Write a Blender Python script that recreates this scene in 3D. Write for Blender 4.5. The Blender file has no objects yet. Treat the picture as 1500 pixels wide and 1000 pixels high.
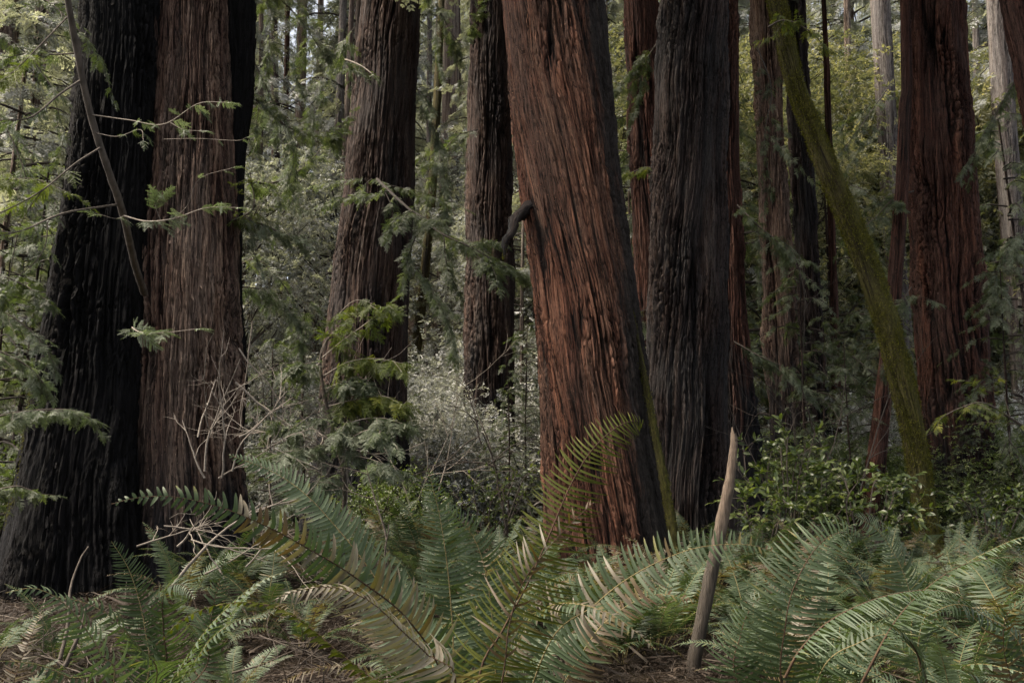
import bpy, math, random
import numpy as np
from mathutils import Vector

rng = np.random.default_rng(7)
random.seed(7)
S = bpy.context.scene
COL = S.collection
R = math.radians

# ------------------------------------------------------------------ camera
CAM_H, PITCH, LENS = 1.3, R(8.5), 28.0
FPX = 1500 * LENS / 36.0
cd = bpy.data.cameras.new('camera')
cd.lens = LENS; cd.sensor_width = 36; cd.clip_start = 0.05; cd.clip_end = 2000
cam = bpy.data.objects.new('camera', cd)
COL.objects.link(cam)
cam.location = (0, 0, CAM_H)
cam.rotation_euler = (R(90) + PITCH, 0, 0)
S.camera = cam

def at(px, py, Y):
    """world point seen at a pixel of the 1500 px photograph, Y metres out"""
    x = (px - 750) / FPX; u = (500 - py) / FPX
    fy = math.cos(PITCH) - math.sin(PITCH) * u
    fz = math.sin(PITCH) + math.cos(PITCH) * u
    k = Y / fy
    return np.array([x * k, Y, CAM_H + fz * k])

def to_px(p):
    y = p[1] * math.cos(PITCH) + (p[2] - CAM_H) * math.sin(PITCH)
    z = -p[1] * math.sin(PITCH) + (p[2] - CAM_H) * math.cos(PITCH)
    return 750 + FPX * p[0] / y, 500 - FPX * z / y

# ------------------------------------------------------------------ ground shape
def smooth(a, b, x):
    t = np.clip((x - a) / (b - a), 0, 1)
    return t * t * (3 - 2 * t)

def ground(x, y):
    x = np.asarray(x, float); y = np.asarray(y, float)
    bump = 0.06 * np.sin(x * 0.9 + 1.3) * np.sin(y * 0.7) + 0.035 * np.sin(x * 2.3 + y * 1.1) + 0.02 * np.sin(y * 3.1 - x * 1.7)
    right = smooth(4, 22, x)
    y0 = 21 + 12 * right
    k = 0.50 - 0.26 * right
    d = np.maximum(y - y0, 0)
    hill = k * d * d / (d + 6)
    hill = 26 * np.tanh(hill / 26)
    return bump * smooth(0, 3, np.abs(y) + 0.5) + hill * (1 + 0.08 * np.sin(x * 0.21 + y * 0.13))

def gz(x, y):
    return float(ground(x, y))

# ------------------------------------------------------------------ noise
def perlin(u, v, nu, seed):
    """u in cells, periodic with nu cells; v in cells"""
    nu = max(int(nu), 2)
    g = np.random.default_rng(seed)
    vi = np.floor(v).astype(int); v0 = vi.min(); nv = vi.max() - v0 + 3
    ang = g.random((nv, nu)) * 2 * math.pi
    gx, gy = np.cos(ang), np.sin(ang)
    ui = np.floor(u).astype(int); fu = u - ui; fv = v - vi
    vi = vi - v0
    def dot(a, b):
        uu = (ui + a) % nu; vv = vi + b
        return gx[vv, uu] * (fu - a) + gy[vv, uu] * (fv - b)
    su = fu * fu * fu * (fu * (fu * 6 - 15) + 10); sv = fv * fv * fv * (fv * (fv * 6 - 15) + 10)
    a = dot(0, 0) * (1 - su) + dot(1, 0) * su
    b = dot(0, 1) * (1 - su) + dot(1, 1) * su
    return (a * (1 - sv) + b * sv) * 1.5

# ------------------------------------------------------------------ mesh building
class Geo:
    def __init__(self):
        self.v = []; self.f = []; self.t = []; self.m = []; self.n = 0; self.b = []
    def add(self, v, f, tint=0.5, mat=0, bk=None):
        v = np.asarray(v, float).reshape(-1, 3); f = np.asarray(f, int).reshape(-1, 4)
        self.v.append(v); self.f.append(f + self.n)
        self.t.append(np.broadcast_to(np.asarray(tint, float), (len(v),)))
        self.m.append(np.full(len(f), mat, int))
        if bk is None: bk = v * [1, 0, 0] + np.c_[np.zeros(len(v)), v[:, 2], np.full(len(v), .5)]
        self.b.append(bk)
        self.n += len(v)
    def build(self, name, mats, parent=None, smooth_shade=True):
        v = np.concatenate(self.v); f = np.concatenate(self.f)
        if parent is not None:
            q = parent
            while q is not None:
                v = v - np.array(q.location); q = q.parent
        me = bpy.data.meshes.new(name)
        me.vertices.add(len(v)); me.vertices.foreach_set('co', v.astype(np.float32).ravel())
        me.loops.add(len(f) * 4); me.loops.foreach_set('vertex_index', f.astype(np.int32).ravel())
        me.polygons.add(len(f))
        me.polygons.foreach_set('loop_start', np.arange(0, len(f) * 4, 4, dtype=np.int32))
        try: me.polygons.foreach_set('loop_total', np.full(len(f), 4, np.int32))
        except Exception: pass
        me.polygons.foreach_set('material_index', np.concatenate(self.m).astype(np.int32))
        me.polygons.foreach_set('use_smooth', np.full(len(f), smooth_shade, bool))
        a = me.attributes.new('tint', 'FLOAT', 'POINT'); a.data.foreach_set('value', np.concatenate(self.t).astype(np.float32))
        b = me.attributes.new('bk', 'FLOAT_VECTOR', 'POINT'); b.data.foreach_set('vector', np.concatenate(self.b).astype(np.float32).ravel())
        me.update(calc_edges=True)
        for m in (mats if isinstance(mats, (list, tuple)) else [mats]): me.materials.append(m)
        o = bpy.data.objects.new(name, me); COL.objects.link(o)
        if parent is not None: o.parent = parent
        return o

def unit(a):
    a = np.asarray(a, float)
    return a / (np.linalg.norm(a, axis=-1, keepdims=True) + 1e-9)

def basis(d, up):
    """matrices with columns x=dir, y=side, z=normal; (k,3,3)"""
    x = unit(d); y = unit(np.cross(up, x)); z = np.cross(x, y)
    return np.stack([x, y, z], axis=-1)

def stamp(geo, tv, tf, M, T, scale, tint, mat=0):
    k = len(T)
    if k == 0: return
    scale = np.broadcast_to(np.asarray(scale, float), (k,))
    v = np.einsum('kij,nj->kni', M, tv) * scale[:, None, None] + T[:, None, :]
    f = tf[None] + (np.arange(k) * len(tv))[:, None, None]
    tint = np.broadcast_to(np.asarray(tint, float), (k,))
    geo.add(v.reshape(-1, 3), f.reshape(-1, 4), np.repeat(tint, len(tv)), mat)

def tube(geo, pts, rad, n=6, mat=0, tint=0.5, wob=0.0):
    pts = np.asarray(pts, float); k = len(pts)
    rad = np.broadcast_to(np.asarray(rad, float), (k,))
    t = unit(np.gradient(pts, axis=0))
    ref = np.array([0.31, 0.2, 0.93]) if abs(t[k // 2, 2]) < .8 else np.array([0.9, 0.35, 0.1])
    a = unit(np.cross(np.broadcast_to(ref, t.shape), t)); b = np.cross(t, a)
    th = np.arange(n) / n * 2 * math.pi
    rr = rad[:, None] * (1 + wob * rng.normal(size=(k, n)))
    v = pts[:, None, :] + rr[..., None] * (np.cos(th)[None, :, None] * a[:, None, :] + np.sin(th)[None, :, None] * b[:, None, :])
    i = np.arange(k - 1)[:, None] * n; j = np.arange(n)[None, :]
    j2 = (j + 1) % n
    f = np.stack([i + j, i + j2, i + n + j2, i + n + j], -1).reshape(-1, 4)
    L = np.r_[0, np.cumsum(np.linalg.norm(np.diff(pts, axis=0), axis=1))]
    bk = np.stack([np.broadcast_to(th[None] * rad.mean(), (k, n)), np.broadcast_to(L[:, None], (k, n)), np.broadcast_to(0.35 + 0.3 * rng.random((k, n)), (k, n))], -1)
    geo.add(v.reshape(-1, 3), f, tint, mat, bk.reshape(-1, 3))

def spline(P, n):
    """Catmull-Rom through rows of P"""
    P = np.asarray(P, float)
    Q = np.vstack([2 * P[0] - P[1], P, 2 * P[-1] - P[-2]])
    m = len(P) - 1
    t = np.linspace(0, m - 1e-6, n); i = t.astype(int); f = (t - i)[:, None]
    a, b, c, d = Q[i], Q[i + 1], Q[i + 2], Q[i + 3]
    return 0.5 * (2 * b + (c - a) * f + (2 * a - 5 * b + 4 * c - d) * f ** 2 + (3 * b - a - 3 * c + d) * f ** 3)

# ------------------------------------------------------------------ object bookkeeping
def tag(o, label, cat, group=None):
    o['label'] = label; o['category'] = cat
    if group: o['group'] = group
    return o

def thing(name, label, cat, loc, group=None):
    o = bpy.data.objects.new(name, None); COL.objects.link(o)
    o.location = [float(c) for c in loc]; o.empty_display_size = 0.2
    return tag(o, label, cat, group)

def dup(root, loc, rotz=0.0, scale=1.0, label=None, group=None, cat=None, tilt=(0, 0)):
    r = root.copy(); COL.objects.link(r)
    r.location = [float(c) for c in loc]; r.rotation_euler = (tilt[0], tilt[1], rotz); r.scale = (scale, scale, scale)
    if label: r['label'] = label
    if group: r['group'] = group
    if cat: r['category'] = cat
    for ch in list(root.children):
        c = ch.copy(); COL.objects.link(c); c.parent = r
        for g in ch.children:
            d = g.copy(); COL.objects.link(d); d.parent = c
    return r

# ------------------------------------------------------------------ materials
class NT:
    def __init__(self, name):
        self.m = bpy.data.materials.new(name); self.m.use_nodes = True
        self.t = self.m.node_tree; self.t.nodes.clear()
        self.out = self.n('ShaderNodeOutputMaterial')
    def n(self, typ, **kw):
        x = self.t.nodes.new(typ)
        for k, v in kw.items(): setattr(x, k, v)
        return x
    def l(self, a, b): self.t.links.new(a, b)
    def attr(self, name): return self.n('ShaderNodeAttribute', attribute_name=name)
    def val(self, sock, v):
        if hasattr(v, 'links') or isinstance(v, bpy.types.NodeSocket): self.l(v, sock)
        else: sock.default_value = v
    def math(self, op, a, b=0.5, c=None, clamp=False):
        x = self.n('ShaderNodeMath', operation=op, use_clamp=clamp)
        self.val(x.inputs[0], a); self.val(x.inputs[1], b)
        if c is not None: self.val(x.inputs[2], c)
        return x.outputs[0]
    def noise(self, vec, scale=1.0, detail=4, rough=0.6, dist=0.0):
        x = self.n('ShaderNodeTexNoise'); x.inputs['Scale'].default_value = scale
        x.inputs['Detail'].default_value = detail; x.inputs['Roughness'].default_value = rough; x.inputs['Distortion'].default_value = dist
        self.l(vec, x.inputs['Vector']); return x.outputs['Fac']
    def ramp(self, fac, stops):
        x = self.n('ShaderNodeValToRGB'); e = x.color_ramp.elements
        while len(e) < len(stops): e.new(0.5)
        for q, (p, c) in zip(e, stops): q.position = p; q.color = (c[0], c[1], c[2], 1) if not isinstance(c, float) else (c, c, c, 1)
        self.l(fac, x.inputs[0]); return x.outputs[0]
    def mix(self, fac, a, b, blend='MIX'):
        x = self.n('ShaderNodeMix', data_type='RGBA', blend_type=blend)
        self.val(x.inputs[0], fac)
        for s, v in ((6, a), (7, b)):
            if isinstance(v, tuple): x.inputs[s].default_value = (v[0], v[1], v[2], 1)
            else: self.l(v, x.inputs[s])
        return x.outputs[2]
    def scaled(self, vec, s):
        x = self.n('ShaderNodeVectorMath', operation='MULTIPLY'); self.l(vec, x.inputs[0]); x.inputs[1].default_value = s
        return x.outputs[0]

def bark_mat(name, crev, mid, top, grey=(0.10, 0.09, 0.085), grey_amt=0.5, mask=None, mask_rough=0.9, bump=1.0, patch=0.6):
    n = NT(name)
    bk = n.attr('bk').outputs['Vector']
    sep = n.n('ShaderNodeSeparateXYZ'); n.l(bk, sep.inputs[0])
    flat = n.n('ShaderNodeCombineXYZ'); n.l(sep.outputs[0], flat.inputs[0]); n.l(sep.outputs[1], flat.inputs[1])
    oi = n.n('ShaderNodeObjectInfo'); n.l(oi.outputs['Random'], flat.inputs[2])
    fv = flat.outputs[0]
    f1 = n.noise(n.scaled(fv, (16, 1.3, 30)), 1, 5, 0.65, 0.3)
    f2 = n.noise(n.scaled(fv, (75, 5.0, 50)), 1, 4, 0.7, 0.4)
    f3 = n.noise(n.scaled(fv, (240, 26, 9)), 1, 2, 0.6)
    big = n.noise(n.scaled(fv, (2.2, 0.55, 17)), 1, 3, 0.55)
    h = n.math('ADD', sep.outputs[2], n.math('MULTIPLY', n.math('SUBTRACT', f1, 0.5), 1.0))
    h = n.math('ADD', h, n.math('MULTIPLY', n.math('SUBTRACT', f2, 0.5), 1.15))
    c = n.ramp(h, [(0.14, (crev[0] * .6, crev[1] * .6, crev[2] * .6)), (0.46, mid), (0.92, top)])
    ga = n.math('MULTIPLY', n.ramp(n.math('ADD', big, n.math('MULTIPLY', n.math('SUBTRACT', f1, 0.5), patch)), [(0.42, 0.0), (0.62, 1.0)]), grey_amt)
    c = n.mix(ga, c, grey)
    f4 = n.noise(n.scaled(fv, (34, 1.7, 21)), 1, 3, 0.6, 0.5); f5 = n.noise(n.scaled(fv, (110, 3.4, 27)), 1, 2, 0.6, 0.3)
    streak = n.math('MULTIPLY', n.ramp(f5, [(0.60, 0.0), (0.68, 1.0)]), n.ramp(f1, [(0.42, 0.0), (0.6, 1.0)]))
    c = n.mix(n.math('MULTIPLY', streak, 0.6), c, (top[0] * 1.7, top[1] * 1.75, top[2] * 1.8))
    crack = n.ramp(n.math('ABSOLUTE', n.math('SUBTRACT', f4, 0.5)), [(0.006, 1.0), (0.028, 0.0)])
    c = n.mix(n.math('MULTIPLY', crack, 0.8), c, (crev[0] * .3, crev[1] * .3, crev[2] * .3))
    band = n.noise(n.scaled(fv, (5.5, 0.20, 13)), 1, 3, 0.55, 0.2); band2 = n.noise(n.scaled(fv, (15, 0.28, 19)), 1, 2, 0.5, 0.2)
    c = n.mix(1.0, c, n.ramp(band, [(0.34, (.52, .46, .46)), (0.52, (1.0, 1.0, 1.0)), (0.68, (1.5, 1.45, 1.35))]), 'MULTIPLY')
    c = n.mix(n.math('MULTIPLY', n.ramp(band2, [(0.63, 0.0), (0.68, 1.0)]), 0.5), c, (top[0] * 1.35, top[1] * 1.25, top[2] * 1.2))
    spk = n.noise(n.scaled(fv, (70, 38, 31)), 1, 2, 0.5)
    c = n.mix(n.math('MULTIPLY', n.math('MULTIPLY', n.ramp(spk, [(0.69, 0.0), (0.73, 1.0)]), n.ramp(big, [(0.42, 0.0), (0.55, 1.0)])), 0.65), c, (top[0] * 2.0, top[1] * 2.2, top[2] * 2.2))
    fine = n.ramp(f3, [(0.28, 0.5), (0.72, 1.4)])
    c = n.mix(1.0, c, fine, 'MULTIPLY')
    rough = 0.88
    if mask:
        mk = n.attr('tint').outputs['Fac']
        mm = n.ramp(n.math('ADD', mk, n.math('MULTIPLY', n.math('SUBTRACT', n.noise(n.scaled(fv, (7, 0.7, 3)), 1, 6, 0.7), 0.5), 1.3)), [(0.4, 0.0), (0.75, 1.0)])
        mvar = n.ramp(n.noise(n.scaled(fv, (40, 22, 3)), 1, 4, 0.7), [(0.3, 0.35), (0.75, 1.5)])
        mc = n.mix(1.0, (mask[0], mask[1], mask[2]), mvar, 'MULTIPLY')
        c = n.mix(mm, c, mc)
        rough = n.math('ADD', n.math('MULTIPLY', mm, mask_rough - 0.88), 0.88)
    bs = n.n('ShaderNodeBsdfPrincipled')
    n.l(c, bs.inputs['Base Color']); n.val(bs.inputs['Roughness'], rough)
    bs.inputs['Specular IOR Level'].default_value = 0.25
    hb = n.math('ADD', n.math('MULTIPLY', f1, 0.5), n.math('SUBTRACT', n.math('ADD', n.math('MULTIPLY', f2, 0.5), n.math('MULTIPLY', f3, 0.2)), n.math('MULTIPLY', crack, 0.35)))
    bp = n.n('ShaderNodeBump'); bp.inputs['Strength'].default_value = bump; bp.inputs['Distance'].default_value = 0.025
    n.l(hb, bp.inputs['Height']); n.l(bp.outputs[0], bs.inputs['Normal'])
    n.l(bs.outputs[0], n.out.inputs[0])
    return n.m

def leaf_mat(name, stops, rough=0.5, trans=0.35, tcol=(1.6, 1.7, 0.5), spec=0.5, objvar=0.25):
    n = NT(name)
    tint = n.attr('tint').outputs['Fac']
    oi = n.n('ShaderNodeObjectInfo')
    geo = n.n('ShaderNodeTexCoord')
    nz = n.noise(geo.outputs['Object'], 1.7, 3, 0.6)
    f = n.math('ADD', tint, n.math('MULTIPLY', n.math('SUBTRACT', oi.outputs['Random'], 0.5), objvar))
    f = n.math('ADD', f, n.math('MULTIPLY', n.math('SUBTRACT', nz, 0.5), 0.5), clamp=True)
    c = n.ramp(f, stops)
    bs = n.n('ShaderNodeBsdfPrincipled'); n.l(c, bs.inputs['Base Color'])
    bs.inputs['Roughness'].default_value = rough; bs.inputs['Specular IOR Level'].default_value = spec
    tr = n.n('ShaderNodeBsdfTranslucent')
    tc = n.mix(1.0, c, tcol, 'MULTIPLY'); n.l(tc, tr.inputs[0])
    mx = n.n('ShaderNodeMixShader'); mx.inputs[0].default_value = trans
    n.l(bs.outputs[0], mx.inputs[1]); n.l(tr.outputs[0], mx.inputs[2]); n.l(mx.outputs[0], n.out.inputs[0])
    return n.m

def plain_mat(name, a, b, scale=20, rough=0.85, bump=0.4, stretch=(1, 1, 1)):
    n = NT(name)
    geo = n.n('ShaderNodeTexCoord')
    v = n.scaled(geo.outputs['Object'], stretch)
    f = n.noise(v, scale, 6, 0.65)
    c = n.ramp(f, [(0.3, a), (0.7, b)])
    bs = n.n('ShaderNodeBsdfPrincipled'); n.l(c, bs.inputs['Base Color']); bs.inputs['Roughness'].default_value = rough
    bs.inputs['Specular IOR Level'].default_value = 0.25
    bp = n.n('ShaderNodeBump'); bp.inputs['Strength'].default_value = bump; bp.inputs['Distance'].default_value = 0.02
    n.l(f, bp.inputs['Height']); n.l(bp.outputs[0], bs.inputs['Normal'])
    n.l(bs.outputs[0], n.out.inputs[0])
    return n.m

M = {}
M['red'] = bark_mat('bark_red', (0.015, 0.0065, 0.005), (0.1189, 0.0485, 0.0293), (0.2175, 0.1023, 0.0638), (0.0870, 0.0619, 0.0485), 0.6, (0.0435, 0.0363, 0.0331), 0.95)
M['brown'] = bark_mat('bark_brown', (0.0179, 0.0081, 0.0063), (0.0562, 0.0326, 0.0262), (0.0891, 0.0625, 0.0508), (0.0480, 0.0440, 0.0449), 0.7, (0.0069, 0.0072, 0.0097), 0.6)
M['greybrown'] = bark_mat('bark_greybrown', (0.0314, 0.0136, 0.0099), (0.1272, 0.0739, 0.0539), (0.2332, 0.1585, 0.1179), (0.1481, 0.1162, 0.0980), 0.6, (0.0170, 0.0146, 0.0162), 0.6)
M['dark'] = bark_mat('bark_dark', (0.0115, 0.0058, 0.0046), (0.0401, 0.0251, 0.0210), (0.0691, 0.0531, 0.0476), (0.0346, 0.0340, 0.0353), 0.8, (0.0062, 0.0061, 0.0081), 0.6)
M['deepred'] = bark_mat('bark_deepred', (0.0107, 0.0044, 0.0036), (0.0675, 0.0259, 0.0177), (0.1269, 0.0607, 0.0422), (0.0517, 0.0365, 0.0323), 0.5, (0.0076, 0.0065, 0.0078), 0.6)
M['char'] = bark_mat('bark_char', (0.0011, 0.0009, 0.0013), (0.0030, 0.0025, 0.0029), (0.0061, 0.0051, 0.0060), (0.0021, 0.0020, 0.0033), 0.8, (0.0012, 0.0012, 0.0020), 0.55, bump=1.5)
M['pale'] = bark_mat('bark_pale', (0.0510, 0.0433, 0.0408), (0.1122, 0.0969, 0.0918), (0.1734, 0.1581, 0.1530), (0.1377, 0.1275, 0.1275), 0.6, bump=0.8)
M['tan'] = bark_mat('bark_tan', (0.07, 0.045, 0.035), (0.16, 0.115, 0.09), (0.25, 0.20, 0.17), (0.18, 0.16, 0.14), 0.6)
M['moss'] = bark_mat('bark_moss', (0.0144, 0.0112, 0.0064), (0.0541, 0.0464, 0.0173), (0.0988, 0.0842, 0.0307), (0.0572, 0.0454, 0.0250), 0.5, (0.0749, 0.0713, 0.0154), 0.97, bump=1.0)
M['wood'] = plain_mat('weathered_wood', (0.13, 0.10, 0.078), (0.30, 0.25, 0.20), 14, 0.8, 0.6, (8, 8, 1))
M['twig'] = plain_mat('twig_bark', (0.045, 0.035, 0.028), (0.11, 0.092, 0.078), 30)
M['greytwig'] = plain_mat('grey_twig_bark', (0.15, 0.125, 0.105), (0.33, 0.29, 0.25), 25)
M['limb'] = plain_mat('limb_bark', (0.018, 0.014, 0.012), (0.05, 0.041, 0.035), 12)
M['needle'] = leaf_mat('redwood_needles', [(0.0, (0.0320, 0.0439, 0.0250)), (0.45, (0.0700, 0.0898, 0.0525)), (0.8, (0.1150, 0.1377, 0.0875)), (1.0, (0.2100, 0.2244, 0.1875))], 0.38, 0.35, (1.5, 1.7, 0.5))
M['needle_pale'] = leaf_mat('silvered_needles', [(0.0, (0.05, 0.065, 0.035)), (0.5, (0.11, 0.135, 0.085)), (1.0, (0.26, 0.29, 0.22))], 0.42, 0.3, (1.2, 1.4, 0.7))
M['needle_bright'] = leaf_mat('fresh_needles', [(0.0, (0.040, 0.058, 0.014)), (0.5, (0.085, 0.110, 0.028)), (0.85, (0.13, 0.15, 0.04)), (1.0, (0.28, 0.28, 0.05))], 0.45, 0.45, (1.5, 1.6, 0.5))
M['far_needle'] = leaf_mat('far_needles', [(0.0, (0.0889, 0.0978, 0.0937)), (0.5, (0.1881, 0.2001, 0.1988)), (1.0, (0.3876, 0.3967, 0.4331))], 0.48, 0.38, (1.3, 1.32, 0.65), 0.45)  # far needles paled and greyed: the haze is put into the colour
M['far_leaf_cool'] = leaf_mat('far_cool_leaves', [(0.0, (0.0889, 0.0978, 0.0938)), (0.5, (0.1881, 0.1978, 0.2001)), (1.0, (0.4104, 0.4197, 0.4554))], 0.5, 0.38, (1.3, 1.32, 0.75), 0.4)  # grey of the hazy distance painted into the leaf colour
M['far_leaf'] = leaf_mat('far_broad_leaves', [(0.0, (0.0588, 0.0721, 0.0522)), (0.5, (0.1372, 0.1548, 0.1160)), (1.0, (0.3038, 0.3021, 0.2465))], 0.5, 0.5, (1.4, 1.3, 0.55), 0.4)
M['leaf'] = leaf_mat('shrub_leaves', [(0.0, (0.028, 0.042, 0.015)), (0.5, (0.075, 0.105, 0.035)), (0.8, (0.13, 0.16, 0.05)), (1.0, (0.24, 0.26, 0.14))], 0.33, 0.35, (1.6, 1.8, 0.4), 0.6)
M['leaf_sheen'] = leaf_mat('pale_shrub_leaves', [(0.0, (0.0900, 0.0960, 0.0825)), (0.5, (0.2400, 0.2460, 0.2365)), (1.0, (0.5400, 0.5400, 0.5610))], 0.4, 0.3, (1.2, 1.25, 0.85), 0.5)  # shine of leaves in open light is painted in as a pale colour
def fern_mat(name, green, rough=0.52, tr=.30, sp=.35):
    return leaf_mat(name, [(0.0, green[0]), (0.30, green[1]), (0.46, green[2]), (0.58, (0.14, 0.135, 0.048)), (0.72, (0.075, 0.047, 0.024)), (0.86, (0.125, 0.108, 0.080)), (1.0, (0.185, 0.165, 0.132))], rough, tr, (1.3, 1.4, 0.5), sp, 0.0)
M['fern'] = fern_mat('fern_green', ((0.0211, 0.0361, 0.0157), (0.0475, 0.0722, 0.0347), (0.0827, 0.1121, 0.0627)))
M['fern_pale'] = fern_mat('fern_pale', ((0.0405, 0.0640, 0.0347), (0.0855, 0.1174, 0.0706), (0.1332, 0.1688, 0.1165)))
M['fern_olive'] = fern_mat('fern_olive', rough=.65, tr=.42, sp=.12, green=((0.022, 0.028, 0.005), (0.046, 0.055, 0.009), (0.075, 0.085, 0.016)))
M['rachis'] = plain_mat('fern_stalk', (0.13, 0.105, 0.045), (0.22, 0.18, 0.09), 15)
M['rachis_dark'] = plain_mat('fern_stalk_dark', (0.035, 0.02, 0.012), (0.08, 0.05, 0.03), 15)
M['litter'] = leaf_mat('dry_litter', [(0.0, (0.010, 0.007, 0.005)), (0.5, (0.027, 0.018, 0.013)), (0.85, (0.055, 0.040, 0.030)), (1.0, (0.12, 0.10, 0.082))], 0.75, 0.1, (1, .9, .6), 0.3)

# duff ground
def ground_mat():
    n = NT('forest_duff')
    tc = n.n('ShaderNodeTexCoord'); v = tc.outputs['Object']
    a = n.noise(v, 0.6, 5, 0.6); b = n.noise(v, 22, 6, 0.75); c_ = n.noise(v, 90, 3, 0.7)
    col = n.ramp(b, [(0.25, (0.008, 0.006, 0.005)), (0.5, (0.022, 0.015, 0.011)), (0.7, (0.045, 0.032, 0.024)), (0.85, (0.10, 0.08, 0.066))])
    col = n.mix(n.ramp(a, [(0.45, 0.0), (0.65, 0.7)]), col, (0.045, 0.04, 0.022))
    bs = n.n('ShaderNodeBsdfPrincipled'); n.l(col, bs.inputs['Base Color']); bs.inputs['Roughness'].default_value = 0.95
    bs.inputs['Specular IOR Level'].default_value = 0.1
    bp = n.n('ShaderNodeBump'); bp.inputs['Strength'].default_value = 0.9; bp.inputs['Distance'].default_value = 0.05
    n.l(n.math('ADD', b, n.math('MULTIPLY', c_, 0.4)), bp.inputs['Height']); n.l(bp.outputs[0], bs.inputs['Normal'])
    n.l(bs.outputs[0], n.out.inputs[0]); return n.m
M['duff'] = ground_mat()

# ------------------------------------------------------------------ ground sheet
def build_ground():
    xs = np.concatenate([np.linspace(-150, -30, 24)[:-1], np.linspace(-30, 30, 241)[:-1], np.linspace(30, 150, 24)])
    ys = np.concatenate([np.linspace(-70, -10, 14)[:-1], np.linspace(-10, 30, 180)[:-1], np.linspace(30, 170, 70)])
    X, Y = np.meshgrid(xs, ys)
    Z = ground(X, Y)
    g = Geo(); ny, nx = X.shape
    i = np.arange(ny - 1)[:, None] * nx; j = np.arange(nx - 1)[None]
    f = np.stack([i + j, i + j + 1, i + nx + j + 1, i + nx + j], -1)
    g.add(np.stack([X, Y, Z], -1), f)
    o = g.build('ground', M['duff']); o['kind'] = 'structure'
build_ground()

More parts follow.
